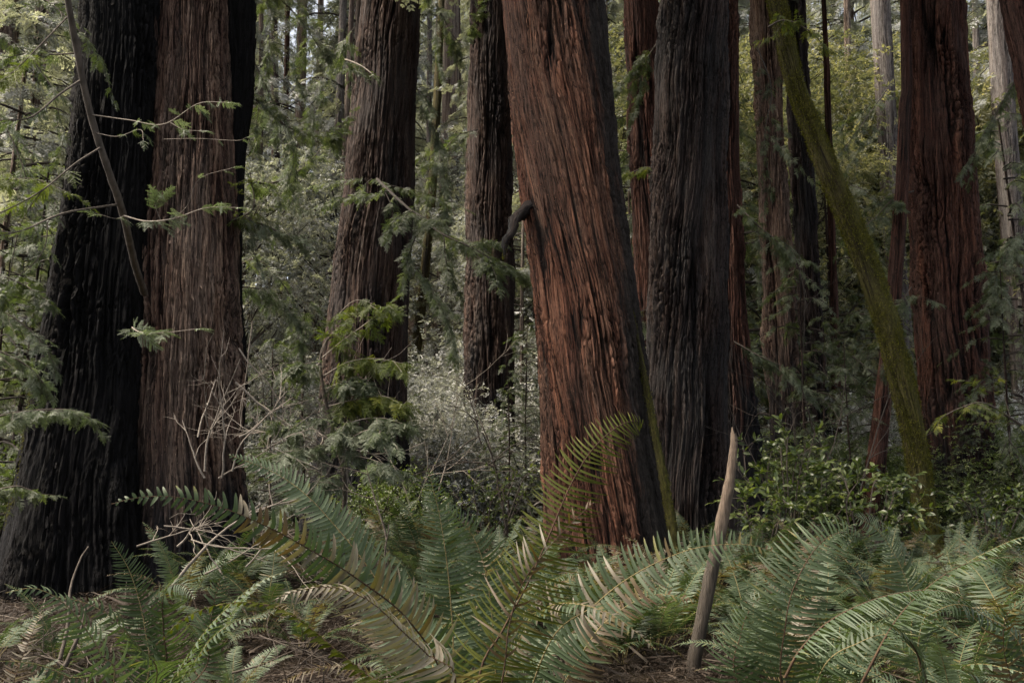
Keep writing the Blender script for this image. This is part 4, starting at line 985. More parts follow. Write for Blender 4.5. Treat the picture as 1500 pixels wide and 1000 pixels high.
def hero_fern(label, px, Y, fronds):
    x = (px - 750) / FPX * Y
    base = np.array([x, Y, gz(x, Y)])
    root = thing('sword_fern', label, 'fern', base, 'sword ferns crowding the forest floor')
    for q in fronds: hero_frond(root, base, **q)
    return root
hseed = [900]
def hero_frond(root, base, path, w, nrm=(0, -1, .6), mat='fern', n=36, rmat='rachis', label=None, t0=None, from_base=True, **kw):
    hseed[0] += 1; gr = np.random.default_rng(hseed[0])
    pts = [at(*q) for q in path]
    if from_base: pts = [base + [0, 0, -.02]] + pts
    n = int(n * 1.36); w = w * 1.02
    c = spline(pts, 60)
    seg = np.r_[0, np.cumsum(np.linalg.norm(np.diff(c, axis=0), axis=1))]
    u = np.linspace(0, seg[-1], 44); c = np.stack([np.interp(u, seg, c[:, k]) for k in range(3)], -1)
    b, st = Geo(), Geo()
    frond_geo(b, st, c, w, np.array(nrm, float), gr, n, .12 if t0 is None else t0, r=kw.pop('r', .0042), **kw)
    o = b.build('frond', M[mat], root)
    s_ = st.build('stalk', M[rmat], root); s_.parent = o
    if label: o['label'] = label
    return o

UPF = (0, -.75, .7)
hero_fern('fern with a long arching half-browned frond reaching across the charred cluster', 640, 3.0, [
    dict(path=[(650, 1010, 2.95), (600, 910, 2.85), (520, 845, 2.75), (455, 805, 2.68), (400, 775, 2.6), (330, 745, 2.55), (260, 728, 2.5), (205, 728, 2.48), (163, 738, 2.46)], w=.125, nrm=(.1, -.93, .25), n=54, lift=.12, droop=.30, wscale=.8, sick=.1, rmat='rachis_dark', tint=tint_mix([(.3, .58, .86, 1.0, .8), (.3, .62, .68, .78, .14), (.60, .80, .80, .9, .35), (.66, .78, .60, .74, .35), (.9, 1, .3, .4, .5)], .25), curl=.12, label='arching frond, green at its tip and browned along the middle'),
    dict(path=[(640, 1000, 3.2), (600, 925, 3.3), (560, 862, 3.35), (530, 818, 3.35), (495, 775, 3.35), (450, 726, 3.35), (400, 691, 3.35), (335, 666, 3.3)], w=.150, nrm=(.2, -.85, .5), n=52, mat='fern_pale', droop=.25, lift=.05, wscale=.92, tint=tint_green(.24), t0=.3, label='broad pale green frond'),
    dict(path=[(668, 1010, 2.2), (630, 962, 2.15), (590, 925, 2.1), (550, 886, 2.05), (513, 866, 2.02), (480, 859, 2.0), (449, 862, 1.98), (420, 870, 1.96), (398, 881, 1.95)], w=.110, nrm=(-.1, -.6, .8), n=58, droop=.9, lift=.1, sick=.5, wscale=.72, t0=.35, tint=tint_mix([(0, 1, .90, 1.0, .97), (0, .7, .70, .78, .12)], .9), curl=.15, rmat='rachis_dark', label='dead taupe frond hanging limp'),
    dict(path=[(600, 1040, 2.4), (540, 990, 2.4), (490, 950, 2.4), (440, 908, 2.4), (390, 885, 2.4), (330, 884, 2.4), (275, 902, 2.4), (228, 945, 2.4)], w=.075, nrm=(.0, .25, 1), n=34, mat='fern_olive', droop=.5, rmat='rachis_dark', t0=.3, tint=tint_green(.3), label='dark olive frond seen edge-on'),
])
hero_fern('tallest fern, its olive frond curling over in front of the leaning red redwood', 690, 2.7, [
    dict(path=[(700, 1000, 2.75), (735, 925, 2.78), (775, 850, 2.8), (806, 780, 2.82), (835, 712, 2.84), (866, 660, 2.86), (902, 626, 2.9), (930, 616, 2.95), (944, 622, 3.0)], w=.185, nrm=(-.3, -.9, .25), n=52, mat='fern_olive', droop=.28, lift=-.02, sweep=.05, wscale=.46, t0=.26, taper=.5, r=.005, rmat='rachis_dark', tint=tint_green(.32), miss=.02, label='tall olive backlit frond with a curled tip'),
    dict(path=[(735, 1000, 2.6), (745, 920, 2.6), (765, 855, 2.6), (800, 806, 2.6), (835, 768, 2.6), (870, 735, 2.6)], w=.10, nrm=(.3, -.9, .3), n=20, droop=.5, t0=.52, curl=.7, miss=.35, wscale=.42, rf=.6, sweep=.5, rmat='rachis_dark', tint=tint_mix([(0, 1, .86, 1.0, .72), (0, 1, .68, .8, .8)], .9), label='withered grey frond with curled leaflets'),
])
hero_fern('fern with two upright pale fronds standing in front of the pale shrubs', 690, 3.6, [
    dict(path=[(667, 1000, 3.4), (663, 920, 3.4), (656, 835, 3.4), (645, 760, 3.4), (636, 722, 3.4), (627, 688, 3.4)], w=.20, nrm=(-.1, -1, .35), n=46, mat='fern_pale', droop=.22, wscale=.72, t0=.22, sweep=.1, tint=tint_green(.2), r=.005, label='tall upright frond'),
    dict(path=[(724, 1000, 3.5), (722, 920, 3.5), (714, 850, 3.5), (700, 800, 3.5), (680, 768, 3.5), (645, 740, 3.45)], w=.19, nrm=(-.3, -.9, .5), n=40, mat='fern_pale', droop=.3, wscale=.75, t0=.25, tint=tint_green(.18), label='second upright frond bending over'),
    dict(path=[(640, 960, 3.7), (600, 890, 3.8), (560, 850, 3.8), (515, 832, 3.8)], w=.12, nrm=(0, -.6, .8), n=34, droop=.3, tint=tint_green(.3)),
    dict(path=[(760, 940, 3.4), (800, 890, 3.2), (850, 885, 3.0), (905, 905, 2.9), (960, 950, 2.85)], w=.10, nrm=(0, -.5, .9), n=34, droop=.5, t0=.3, tint=tint_mix([(.3, .7, .84, 1, .8), (.7, 1, .86, .95, .4)], .25), label='frond greyed along its middle'),
])
hero_fern('fern with one frond arching low behind the wooden stake, its leaflets reddened', 730, 3.3, [
    dict(path=[(800, 950, 3.15), (868, 888, 3.1), (912, 852, 3.1), (965, 822, 3.1), (1025, 801, 3.1), (1090, 797, 3.12), (1128, 806, 3.15), (1152, 817, 3.15)], w=.185, nrm=(-.15, -.85, .45), n=40, droop=.12, lift=.18, sweep=.0, wscale=.62, t0=.28, taper=.85, tint=tint_mix([(.52, .78, .62, .76, .25), (.3, .6, .84, .92, .15), (.85, 1, .6, .75, .25)], .3), label='arching frond with reddened leaflets'),
    dict(path=[(850, 960, 3.3), (900, 900, 3.4), (960, 870, 3.5), (1020, 880, 3.5)], w=.12, nrm=(0, -.6, .8), n=32, droop=.35, tint=tint_mix([(.4, 1, .68, .8, .5)], .3), t0=.3),
])
hero_fern('big fern with a wide frond fanning toward the camera beside the wooden stake', 1140, 3.3, [
    dict(path=[(1144, 1000, 3.2), (1150, 920, 3.15), (1160, 868, 3.15), (1184, 818, 3.15), (1208, 790, 3.2), (1235, 779, 3.25), (1262, 788, 3.3)], w=.235, nrm=(-.25, -.9, .4), n=36, droop=.32, sweep=.08, wscale=.55, t0=.2, taper=.6, tint=tint_green(.27), rmat='rachis_dark', label='wide fanning frond'),
    dict(path=[(1080, 1000, 3.3), (1085, 930, 3.3), (1100, 890, 3.3), (1125, 865, 3.3)], w=.15, nrm=(-.4, -.8, .5), n=30, droop=.3, tint=tint_green(.2), t0=.25, rmat='rachis_dark'),
    dict(path=[(1200, 990, 3.0), (1260, 940, 2.9), (1310, 930, 2.9), (1345, 960, 2.85)], w=.14, nrm=(.2, -.6, .8), n=32, droop=.4, tint=tint_green(.22), t0=.25),
])
hero_fern('fern with a yellow-stalked frond bowing in front of the mossy leaning trunk', 1340, 4.0, [
    dict(path=[(1338, 960, 3.95), (1336, 890, 3.95), (1326, 846, 3.95), (1308, 808, 3.95), (1285, 776, 3.95), (1252, 756, 3.9)], w=.20, nrm=(.3, -.85, .45), n=40, droop=.3, mat='fern_pale', wscale=.7, t0=.3, tint=tint_green(.24), label='bowed frond on a yellow stalk'),
    dict(path=[(1345, 960, 3.9), (1365, 880, 3.8), (1400, 836, 3.7), (1450, 806, 3.6), (1500, 786, 3.5), (1540, 790, 3.45)], w=.105, nrm=(-.05, -.1, 1), n=44, mat='fern_pale', droop=.7, t0=.25, tint=tint_green(.26)),
])
hero_fern('fern with long edge-on fronds sweeping low over the corner beyond the stake', 1230, 2.6, [
    dict(path=[(1150, 992, 2.5), (1170, 955, 2.48), (1205, 917, 2.45), (1250, 890, 2.42), (1300, 872, 2.4), (1355, 864, 2.4), (1412, 870, 2.38)], w=.080, nrm=(.05, .12, 1), n=44, mat='fern_pale', droop=.95, wscale=.6, lift=.05, t0=.1, from_base=False, rmat='rachis_dark', tint=tint_green(.25), label='long frond sweeping low'),
    dict(path=[(1262, 1000, 2.7), (1305, 920, 2.68), (1345, 872, 2.65), (1400, 832, 2.62), (1450, 818, 2.6), (1510, 816, 2.58)], w=.090, nrm=(0, .05, 1), n=46, droop=.8, t0=.15, wscale=.6, from_base=False, rmat='rachis_dark', tint=tint_green(.28)),
    dict(path=[(1360, 1010, 2.4), (1345, 960, 2.35), (1325, 930, 2.3), (1300, 915, 2.25)], w=.10, nrm=(-.2, -.5, .9), n=24, droop=.35, t0=.1, from_base=False, wscale=1, rmat='rachis_dark', tint=tint_mix([(.4, 1, .66, .74, .12)], .28)),
])
hero_fern('fern with narrow upright fronds in front of the charred redwood cluster', 222, 4.0, [
    dict(path=[(218, 985, 3.95), (214, 930, 3.95), (204, 880, 3.95), (188, 832, 3.95), (163, 792, 3.95)], w=.165, nrm=(.1, -1, .4), n=44, droop=.28, wscale=.72, t0=.12, tint=tint_green(.16), label='tall upright frond'),
    dict(path=[(240, 980, 3.9), (240, 930, 3.85), (238, 885, 3.8), (246, 860, 3.7), (268, 856, 3.6), (286, 876, 3.5)], w=.12, nrm=(.1, -.8, .6), n=34, droop=.6, t0=.2, tint=tint_green(.24), rmat='rachis_dark', label='frond curled over at its tip'),
    dict(path=[(296, 985, 4.3), (304, 940, 4.3), (312, 890, 4.3), (322, 850, 4.3), (330, 808, 4.3)], w=.14, nrm=(.0, -1, .3), n=36, droop=.25, wscale=.7, t0=.1, tint=tint_green(.2), rmat='rachis_dark', label='upright frond with widely set leaflets'),
    dict(path=[(230, 990, 3.5), (200, 945, 3.2), (168, 908, 3.05), (130, 884, 3.0), (86, 874, 2.95)], w=.12, nrm=(.1, -.7, .7), n=34, droop=.6, t0=.2, tint=tint_green(.22)),
    dict(path=[(260, 985, 3.5), (300, 925, 3.35), (345, 880, 3.3), (380, 852, 3.3), (420, 836, 3.3)], w=.085, nrm=(-.2, -.4, .9), n=36, mat='fern_pale', droop=.5, t0=.2, tint=tint_green(.2), label='slim pale frond'),
    dict(path=[(270, 990, 3.6), (310, 935, 3.5), (350, 908, 3.45), (390, 905, 3.4)], w=.09, nrm=(0, -.5, .9), n=30, droop=.5, t0=.2, tint=tint_green(.3)),
])
hero_fern('grey-green fern drooping in the corner below the charred stem', 140, 2.7, [
    dict(path=[(165, 1010, 2.6), (150, 962, 2.55), (122, 915, 2.5), (90, 880, 2.45), (50, 861, 2.4), (8, 868, 2.35)], w=.105, nrm=(.2, -.6, .8), n=36, mat='fern_pale', droop=.75, t0=.2, tint=tint_green(.2), label='drooping grey-green frond'),
    dict(path=[(130, 1030, 2.5), (95, 990, 2.4), (50, 972, 2.3), (0, 968, 2.2)], w=.10, nrm=(.1, -.6, .8), n=30, mat='fern', droop=.6, t0=.1, tint=tint_green(.2)),
])
hero_fern('fern browning in the corner below the massive dark red redwood', 1490, 3.0, [
    dict(path=[(1480, 990, 2.95), (1470, 940, 2.9), (1475, 900, 2.85), (1500, 880, 2.8)], w=.12, nrm=(-.1, -.7, .7), n=30, droop=.4, t0=.1, curl=.3, tint=tint_mix([(.3, 1, .66, .78, .5)], .25), rmat='rachis_dark', label='frond with rust brown leaflets'),
    dict(path=[(1440, 1010, 2.7), (1410, 980, 2.6), (1440, 972, 2.5), (1500, 985, 2.4)], w=.09, nrm=(0, -.3, 1), n=26, mat='fern_pale', droop=.5, t0=.1, tint=tint_green(.3)),
    dict(path=[(1500, 960, 3.1), (1440, 900, 3.1), (1400, 885, 3.0), (1360, 900, 2.9)], w=.12, nrm=(.2, -.6, .8), n=32, droop=.4, t0=.2, tint=tint_green(.2)),
])

# ------------------------------------------------------------------ branches hanging into the view
gB = np.random.default_rng(321)
M['limb_grey'] = plain_mat('limb_grey_bark', (.06, .05, .042), (.15, .125, .105), 18, stretch=(1, 1, .3))
def px_branch(parent, name, path, r0, r1, n_tw, tw_len, tpls=SP_NEAR, mat='needle', wood='twig', tint=(.2, .9), droop=.3, spread=1.0, start=.15, subs=(), label=None, side=0):
    pts = [at(*q) for q in path]; w, lf = Geo(), Geo()
    leafy_branch(w, lf, pts, r0, r1, n_tw, tw_len, tpls, gB, spread, droop, start, tint, 24)
    if side:
        c = spline(pts, 40); T = unit(np.gradient(c, axis=0)); Lm = np.linalg.norm(np.diff(c, axis=0), axis=1).sum()
        for q in range(side):
            i = int(40 * (start + (1 - start) * (q + gB.random()) / side) * .98); sd = unit(np.cross(T[i], [0, 0, 1.])) * gB.choice([-1, 1])
            a = gB.uniform(.6, 1.3); D = T[i] * math.cos(a) + sd * math.sin(a); l = min(1.3, Lm * .34) * gB.uniform(.6, 1.2) * (1.1 - .5 * i / 40)
            dn = np.array([0, 0, -1.]) * gB.uniform(.05, .75)
            leafy_branch(w, lf, [c[i], c[i] + D * l * .5 + dn * l * .15, c[i] + D * l + dn * l * .6 + gB.normal(0, .05, 3)], r1 * 1.1, .0015, max(6, int(n_tw * .42)), tw_len * .8, tpls, gB, spread, droop, .12, tint, 9)
    for sp in subs:
        p2 = [at(*q) for q in sp[0]]
        leafy_branch(w, lf, p2, sp[3] if len(sp) > 3 else r1 * 1.2, .0015, sp[1], sp[2], tpls, gB, spread, droop, .15, tint, 14)
    g = Geo()
    g.add(np.concatenate(w.v), np.concatenate(w.f), np.concatenate(w.t), 0, np.concatenate(w.b)); g.add(np.concatenate(lf.v), np.concatenate(lf.f), np.concatenate(lf.t), 1, np.concatenate(lf.b))
    o = g.build(name, [M[wood], M[mat]], parent, False)
    if label: o['label'] = label
    return o

# bough of the tapering redwood
px_branch(T2, 'bough', [(552, 262, 14.9), (556, 266, 13.6), (590, 298, 12.2), (640, 338, 11.5), (690, 362, 11.0), (742, 392, 10.6)],   .032, .008, 70, .36, SP_NEAR, 'needle', 'limb', (.35, 1), .45, 1.1, .05, side=9,
          subs=[([(560, 272, 13), (575, 310, 12.6), (568, 352, 12.4)], 24, 0.30), ([(600, 306, 12), (625, 320, 11.4), (650, 322, 11)], 24, 0.30), ([(620, 320, 11.8), (600, 370, 11.4), (590, 420, 11.3)], 28, 0.30), ([(650, 345, 11.4), (655, 390, 11.1), (672, 428, 11)], 33, 0.30), ([(690, 362, 11), (715, 352, 10.6), (735, 356, 10.3)], 28, 0.27), ([(690, 364, 11), (715, 392, 10.7), (738, 420, 10.6)], 33, 0.27), ([(545, 262, 13.6), (515, 285, 13.2), (490, 292, 13)], 18, 0.27)], label='grey bough hung with drooping needle sprays')
px_branch(T2, 'bough', [(550, 114, 14.9), (520, 104, 13.8), (505, 88, 13), (528, 96, 12.6), (545, 108, 12.4)], .03, .008, 14, .5, SP_NEAR, 'needle', 'greytwig', (.2, .9), .3)

# sapling leaning over the charred stem, its branches reach out over the edge of the picture
g = Geo()
tube(g, spline([at(212, 430, 8.2), at(197, 385, 7.6), at(180, 312, 7.0), at(157, 245, 6.7), at(132, 165, 6.5), at(112, 70, 6.3), at(98, -10, 6.1), at(85, -110, 6)], 60), np.linspace(.036, .024, 60), 9, wob=.05)
SPL = g.build('limb', M['limb_grey'], T1); SPL['label'] = 'thin grey limb slanting up across the charred stem'
for path, r0, n_tw, L_ in (([(118, 118, 6.4), (85, 140, 6.2), (45, 172, 5.9), (0, 177, 5.7), (-40, 190, 5.6)], .014, 6, .3), ([(148, 216, 6.6), (110, 240, 6.3), (60, 280, 6), (0, 312, 5.7), (-30, 320, 5.6)], .013, 9, .32), ([(176, 299, 6.95), (95, 312, 6.3), (40, 335, 5.9), (0, 345, 5.7), (-40, 350, 5.6)], .013, 4, .28),
                            ([(112, 78, 6.4), (80, 80, 6.3), (40, 78, 6.2), (0, 88, 6)], .010, 5, .3), ([(103, 20, 6.4), (70, 55, 6.2), (25, 100, 6), (0, 120, 5.9)], .011, 8, .32), ([(141, 195, 6.55), (172, 200, 6.3), (205, 190, 6), (210, 205, 5.9)], .006, 3, .2), ([(70, 325, 6.05), (66, 360, 6), (50, 385, 5.95), (20, 410, 5.9)], .007, 2, .2), ([(60, 280, 6.0), (30, 330, 6), (10, 420, 6), (0, 440, 6)], .006, 8, .3)):
    px_branch(SPL, 'branch', path, r0 * .75, .003, int(n_tw * 1.5), L_ * .85, SP_NEAR, 'needle_bright' if L_ > .31 else 'needle', 'limb_grey' if L_ < .29 else 'twig', (.1, .8), .3, 1, .3)
# pale sprays floating in front of the furrowed redwood: one long slender branch of the same sapling
px_branch(SPL, 'branch', [(182, 316, 6.9), (215, 324, 6.6), (255, 320, 6.3), (300, 305, 6.1), (345, 304, 6)], .008, .002, 11, .24, SP_NEAR, 'needle_pale', 'greytwig', (.3, 1), .15, .9, .2, subs=[([(255, 320, 6.3), (275, 300, 6.1), (292, 262, 6), (340, 246, 5.95)], 2, .14), ([(182, 316, 6.9), (168, 320, 6.7), (140, 312, 6.6)], 3, .2), ([(235, 322, 6.4), (228, 300, 6.35), (240, 285, 6.3)], 4, .2)], label='slender branch with silvered needle sprays')
px_branch(SPL, 'branch', [(133, 168, 6.5), (190, 176, 6.4), (240, 182, 6.2), (290, 152, 6), (332, 150, 5.9)], .006, .002, 11, .22, SP_NEAR, 'needle_pale', 'greytwig', (.25, 1), .12, .9, .3, subs=[([(250, 180, 6.2), (270, 190, 6.1), (300, 192, 6)], 4, .16), ([(240, 204, 6.2), (290, 203, 6.1), (345, 206, 6), (360, 202, 6)], 2, .12)])
px_branch(SPL, 'branch', [(225, 500, 8.0), (195, 480, 6.8), (205, 486, 6.3), (240, 487, 6.1), (285, 482, 6)], .007, .002, 12, .26, SP_NEAR, 'needle_pale', 'greytwig', (.2, 1), .2, .9, .2)

# boughs entering at the left edge
for lab, path, n_tw, L_, mat in (('bough with silvered needles entering low beside the charred stem', [(-60, 640, 6), (-10, 612, 6), (40, 602, 6), (90, 600, 6.1), (132, 612, 6.2)], 30, .42, 'needle_pale'), ('bough of grey needles hanging at the picture edge above the low silvered one', [(-60, 500, 6.5), (0, 515, 6.5), (45, 540, 6.6), (70, 570, 6.7)], 26, .42, 'needle_pale'),
                                ('dim green bough drooping in front of the far violet-grey trunk', [(-60, 390, 7), (-10, 400, 7), (40, 420, 7.1), (80, 450, 7.2)], 30, .42, 'needle'), ('fresh green bough across the picture edge below the bare side branches', [(-60, 240, 7.5), (0, 262, 7.4), (50, 262, 7.3), (95, 280, 7.2)], 26, .36, 'needle_bright'), ('needle bough drooping in from the top corner over the grey slanting limb', [(-50, -60, 7.5), (20, -30, 7.2), (80, 10, 7), (130, 60, 7)], 30, .42, 'needle'), ('dark needle bough along the ground edge below the silvered one', [(-60, 740, 6.5), (-10, 720, 6.5), (25, 712, 6.6), (50, 720, 6.7)], 22, .36, 'needle')):
    p0 = at(*path[0]); rt = thing('overhanging_bough', lab, 'bough', p0, 'boughs hanging into the view')
    px_branch(rt, 'spray', path, .014, .003, int(n_tw * .7), L_ * .5, SP_NEAR, mat, 'twig', (.0, .7), .4, 1, .1, side=8)

# boughs over the gap past the charred cluster
for lab, path, n_tw, L_, mat, subs in (('drooping bough of grey-green sprays touching the right side of the dark stem', [(352, 130, 9.4), (380, 150, 9.6), (420, 185, 9.8), (465, 200, 10), (500, 195, 10.2)], 26, .5, 'needle', [([(380, 150, 9.6), (375, 200, 9.6), (385, 250, 9.6)], 12, .42), ([(420, 185, 9.8), (430, 230, 9.8), (420, 280, 9.9)], 12, .42)]),
                                      ('bough with silver sprays just under the topmost one by the dark stem', [(345, 318, 9), (375, 325, 9), (410, 340, 9), (440, 352, 9)], 18, .4, 'needle_pale', [([(375, 325, 9), (370, 360, 9), (385, 400, 9)], 8, .3)]),
                                      ('fresh green sprig low on the dark stem above the silver sprays', [(335, 325, 8.9), (355, 318, 8.7), (372, 300, 8.6), (366, 250, 8.6)], 10, .3, 'needle_bright', []),
                                      ('long bough drooping from the top between the charred cluster and the tapering redwood', [(330, -70, 10), (390, -20, 10.2), (440, 30, 10.5), (480, 90, 10.8)], 44, .6, 'needle', [([(390, -20, 10.2), (395, 50, 10.3), (390, 110, 10.4)], 18, .5), ([(440, 30, 10.5), (430, 90, 10.5), (445, 140, 10.5)], 16, .5)]),
                                      ('bough arching across the pale gap halfway up the tapering redwood', [(352, 262, 10.5), (400, 268, 10.8), (450, 240, 11.2), (500, 180, 11.5)], 30, .5, 'needle', [([(400, 268, 10.8), (410, 300, 10.8), (400, 350, 10.8)], 12, .42)]),
                                      ('twiggy bough dropping in front of the far slope past the charred cluster', [(340, 395, 10), (375, 380, 10), (410, 410, 10), (445, 470, 10)], 16, .42, 'needle', []),
                                      ('needle bough in the top gap above the straight narrow redwood', [(600, -40, 14), (640, 10, 14), (672, 60, 14), (700, 20, 14)], 34, .6, 'needle', [([(640, 10, 14), (640, 70, 14), (650, 120, 14)], 25, .5)]),
                                      ('grey drooping bough in the gap beside the straight narrow redwood', [(700, 190, 17), (670, 200, 16.5), (645, 230, 16), (620, 290, 16)], 36, .7, 'needle', [([(660, 205, 16.2), (655, 260, 16), (650, 330, 16)], 18, .6)]),
                                      ('dark bough in the top gap between the leaning red and the grey-barked redwoods', [(965, 60, 12.5), (940, 95, 12.8), (905, 130, 13), (880, 150, 13.2)], 34, .55, 'needle', [([(940, 95, 12.8), (935, 140, 12.8), (920, 190, 12.8)], 14, .5)]),
                                      ('green sprig at the foot of the gap beside the grey-barked redwood', [(975, 250, 12.2), (950, 245, 12), (920, 255, 12), (905, 262, 12)], 18, .42, 'needle_bright', []),
                                      ('bright green sprays round the head of the mossy leaning trunk', [(1125, 40, 10.2), (1150, 30, 10.1), (1185, 45, 10), (1210, 70, 9.9)], 24, .32, 'needle_bright', [([(1150, 30, 10.1), (1130, 55, 10), (1110, 60, 9.9)], 8, .28)]),
                                      ('grey-green bough hanging down the front of the close redwood pair', [(1105, 60, 15), (1130, 130, 14.6), (1120, 200, 14.4), (1130, 280, 14.4)], 30, .5, 'needle', [([(1120, 200, 14.4), (1160, 230, 14.2), (1185, 262, 14)], 12, .45)]),
                                      ('drooping bough halfway down the close redwood pair', [(1080, 300, 14), (1110, 330, 13.8), (1145, 360, 13.6), (1180, 410, 13.6)], 30, .5, 'needle', [([(1110, 330, 13.8), (1112, 380, 13.8), (1110, 440, 13.8)], 14, .45)]),
                                      ('low grey bough in front of the feet of the close redwood pair', [(1075, 500, 13.5), (1110, 520, 13.3), (1150, 540, 13.2), (1185, 580, 13.2)], 30, .5, 'needle_pale', []),
                                      ('fresh green bough in front of the massive dark red redwood', [(1520, 640, 8.6), (1480, 612, 8.5), (1440, 590, 8.4), (1405, 598, 8.3), (1378, 612, 8.3)], 20, .30, 'needle_bright', [([(1440, 590, 8.4), (1430, 562, 8.4), (1400, 556, 8.4)], 6, .26), ([(1480, 612, 8.5), (1470, 575, 8.5), (1462, 550, 8.5)], 6, .26)]),
                                      ('bough of dark sprays in the top corner beyond the massive dark red redwood', [(1520, 60, 14), (1480, 130, 14.2), (1445, 190, 14.4), (1415, 245, 14.6)], 34, .5, 'needle', []),
                                      ('sparse dark bough spreading under the pale weathered conifer trunk', [(1300, 130, 22), (1275, 165, 21), (1250, 200, 20), (1225, 230, 20)], 26, .8, 'needle', [([(1290, 180, 21.5), (1262, 215, 21), (1235, 260, 20.5)], 16, .7)]),
                                      ('layered bough just left of the massive dark red redwood', [(1338, 280, 15), (1310, 290, 14.6), (1280, 320, 14.4), (1240, 350, 14.4)], 34, .55, 'needle', [([(1310, 290, 14.6), (1305, 340, 14.6), (1310, 400, 14.6)], 14, .5)])):
    p0 = at(*path[0]); rt = thing('overhanging_bough', lab, 'bough', p0, 'boughs hanging into the view')
    px_branch(rt, 'spray', path, .018, .004, int(n_tw * 1.0), L_ * .55, SP_NEAR, mat, 'twig', (.1, 1), .38, 1, .08, [(a, int(n_ * 1.5), l_ * .6) for a, n_, l_ in subs], side=8)

for lab, path, n_tw, mat in (('threadlike drooping bough crossing the top corner above the grey slanting limb', [(-40, 30, 7), (20, 62, 7), (70, 120, 7.1), (95, 200, 7.2)], 22, 'needle'), ('thin bough trailing down past the charred stem, between the bare limbs', [(-40, 120, 7.6), (10, 190, 7.6), (40, 270, 7.6), (50, 380, 7.6)], 24, 'needle_pale'),
                            ('fine silvery bough low along the outer flank of the charred stem', [(-40, 440, 7.2), (15, 462, 7.2), (60, 500, 7.2), (85, 545, 7.2)], 22, 'needle_pale'), ('lacy bough trailing beside the dark stem below the silver sprays', [(350, 420, 9.4), (385, 425, 9.6), (420, 450, 9.8), (440, 500, 10)], 22, 'needle_pale'),
                            ('thin lacy bough hanging in the pale gap past the dark stem', [(372, 90, 10), (400, 150, 10.2), (430, 230, 10.4), (440, 310, 10.5)], 26, 'needle_pale'), ('fine twiggy bough hung across the gap by the tapering redwood top', [(520, 40, 12), (490, 80, 12), (465, 140, 12), (455, 210, 12)], 24, 'needle'),
                            ('lacy grey bough hanging over the far slope between two redwoods', [(605, 120, 15), (630, 170, 15), (650, 250, 15), (655, 340, 15)], 28, 'needle_pale'), ('drooping lacy bough beneath the grey bough of the tapering redwood', [(600, 380, 11.5), (630, 420, 11.5), (655, 470, 11.5), (670, 530, 11.5)], 24, 'needle_pale'),
                            ('fine bough draped between the massive dark red redwood and the mossy trunk', [(1335, 420, 14), (1318, 450, 13.8), (1305, 500, 13.8), (1312, 570, 13.8)], 22, 'needle'), ('lacy bough drooping before the pale grey conifer trunk', [(1520, 330, 14), (1485, 350, 14), (1460, 400, 14), (1452, 470, 14)], 24, 'needle_pale')):
    p0 = at(*path[0]); rt = thing('overhanging_bough', lab, 'bough', p0, 'boughs hanging into the view')
    px_branch(rt, 'spray', path, .009, .002, n_tw, .2 * path[0][2] / 8, SP_NEAR, mat, 'twig', (.1, .9), .55, 1, .05, side=9)

# young redwood in front of the tapering redwood: bright hanging sprays and a radiating fan of bare twigs
YR = thing('young_redwood', 'young redwood with bright hanging sprays in front of the tapering redwood, bare twigs low down', 'redwood', (at(500, 790, 7.5)[0], 7.5, gz(at(500, 790, 7.5)[0], 7.5)))
g = Geo(); tube(g, spline([np.array(YR.location) - [0, 0, .1], at(505, 720, 7.5), at(496, 660, 7.5), at(478, 590, 7.5), at(470, 520, 7.5), at(498, 478, 7.5), at(545, 448, 7.5)], 40), np.linspace(.026, .006, 40), 7, wob=.05); g.build('trunk', M['twig'], YR)
for path, n_tw, L_, mat in (([(470, 525, 7.5), (500, 500, 7.4), (530, 478, 7.3), (560, 455, 7.2), (570, 445, 7.2)], 27, .26, 'needle_bright'), ([(474, 550, 7.5), (510, 530, 7.3), (550, 525, 7.2), (590, 532, 7.1)], 30, .28, 'needle_bright'), ([(470, 530, 7.5), (455, 540, 7.4), (440, 530, 7.3), (425, 540, 7.2)], 20, .28, 'needle'), ([(480, 595, 7.5), (520, 585, 7.3), (560, 580, 7.2), (585, 590, 7.1)], 34, .30, 'needle_bright'), ([(476, 570, 7.5), (498, 560, 7.4), (520, 552, 7.3), (540, 560, 7.3)], 23, .3, 'needle'),
                           ([(490, 630, 7.5), (525, 615, 7.2), (560, 612, 7.1), (590, 620, 7)], 27, .30, 'needle'), ([(496, 655, 7.5), (525, 635, 7.1), (550, 628, 7), (570, 640, 7)], 23, .28, 'needle_pale'), ([(498, 665, 7.5), (460, 652, 7.2), (425, 660, 7), (395, 668, 7)], 27, .28, 'needle_pale'), ([(470, 520, 7.5), (490, 470, 7.4), (520, 440, 7.3), (555, 448, 7.2)], 17, .24, 'needle_bright'), ([(485, 615, 7.5), (455, 610, 7.3), (430, 625, 7.2), (410, 620, 7.2)], 23, .28, 'needle'),
                           ([(498, 668, 7.5), (525, 668, 7.1), (555, 676, 7), (590, 690, 6.9)], 23, .28, 'needle_pale'), ([(500, 690, 7.5), (470, 700, 7.1), (445, 715, 7), (425, 735, 6.9)], 23, .28, 'needle_pale')):
    px_branch(YR, 'branch', path, .006, .0015, n_tw, L_, SP_NEAR, mat, 'greytwig', (.05, .85), .65, 1, .15, side=3)

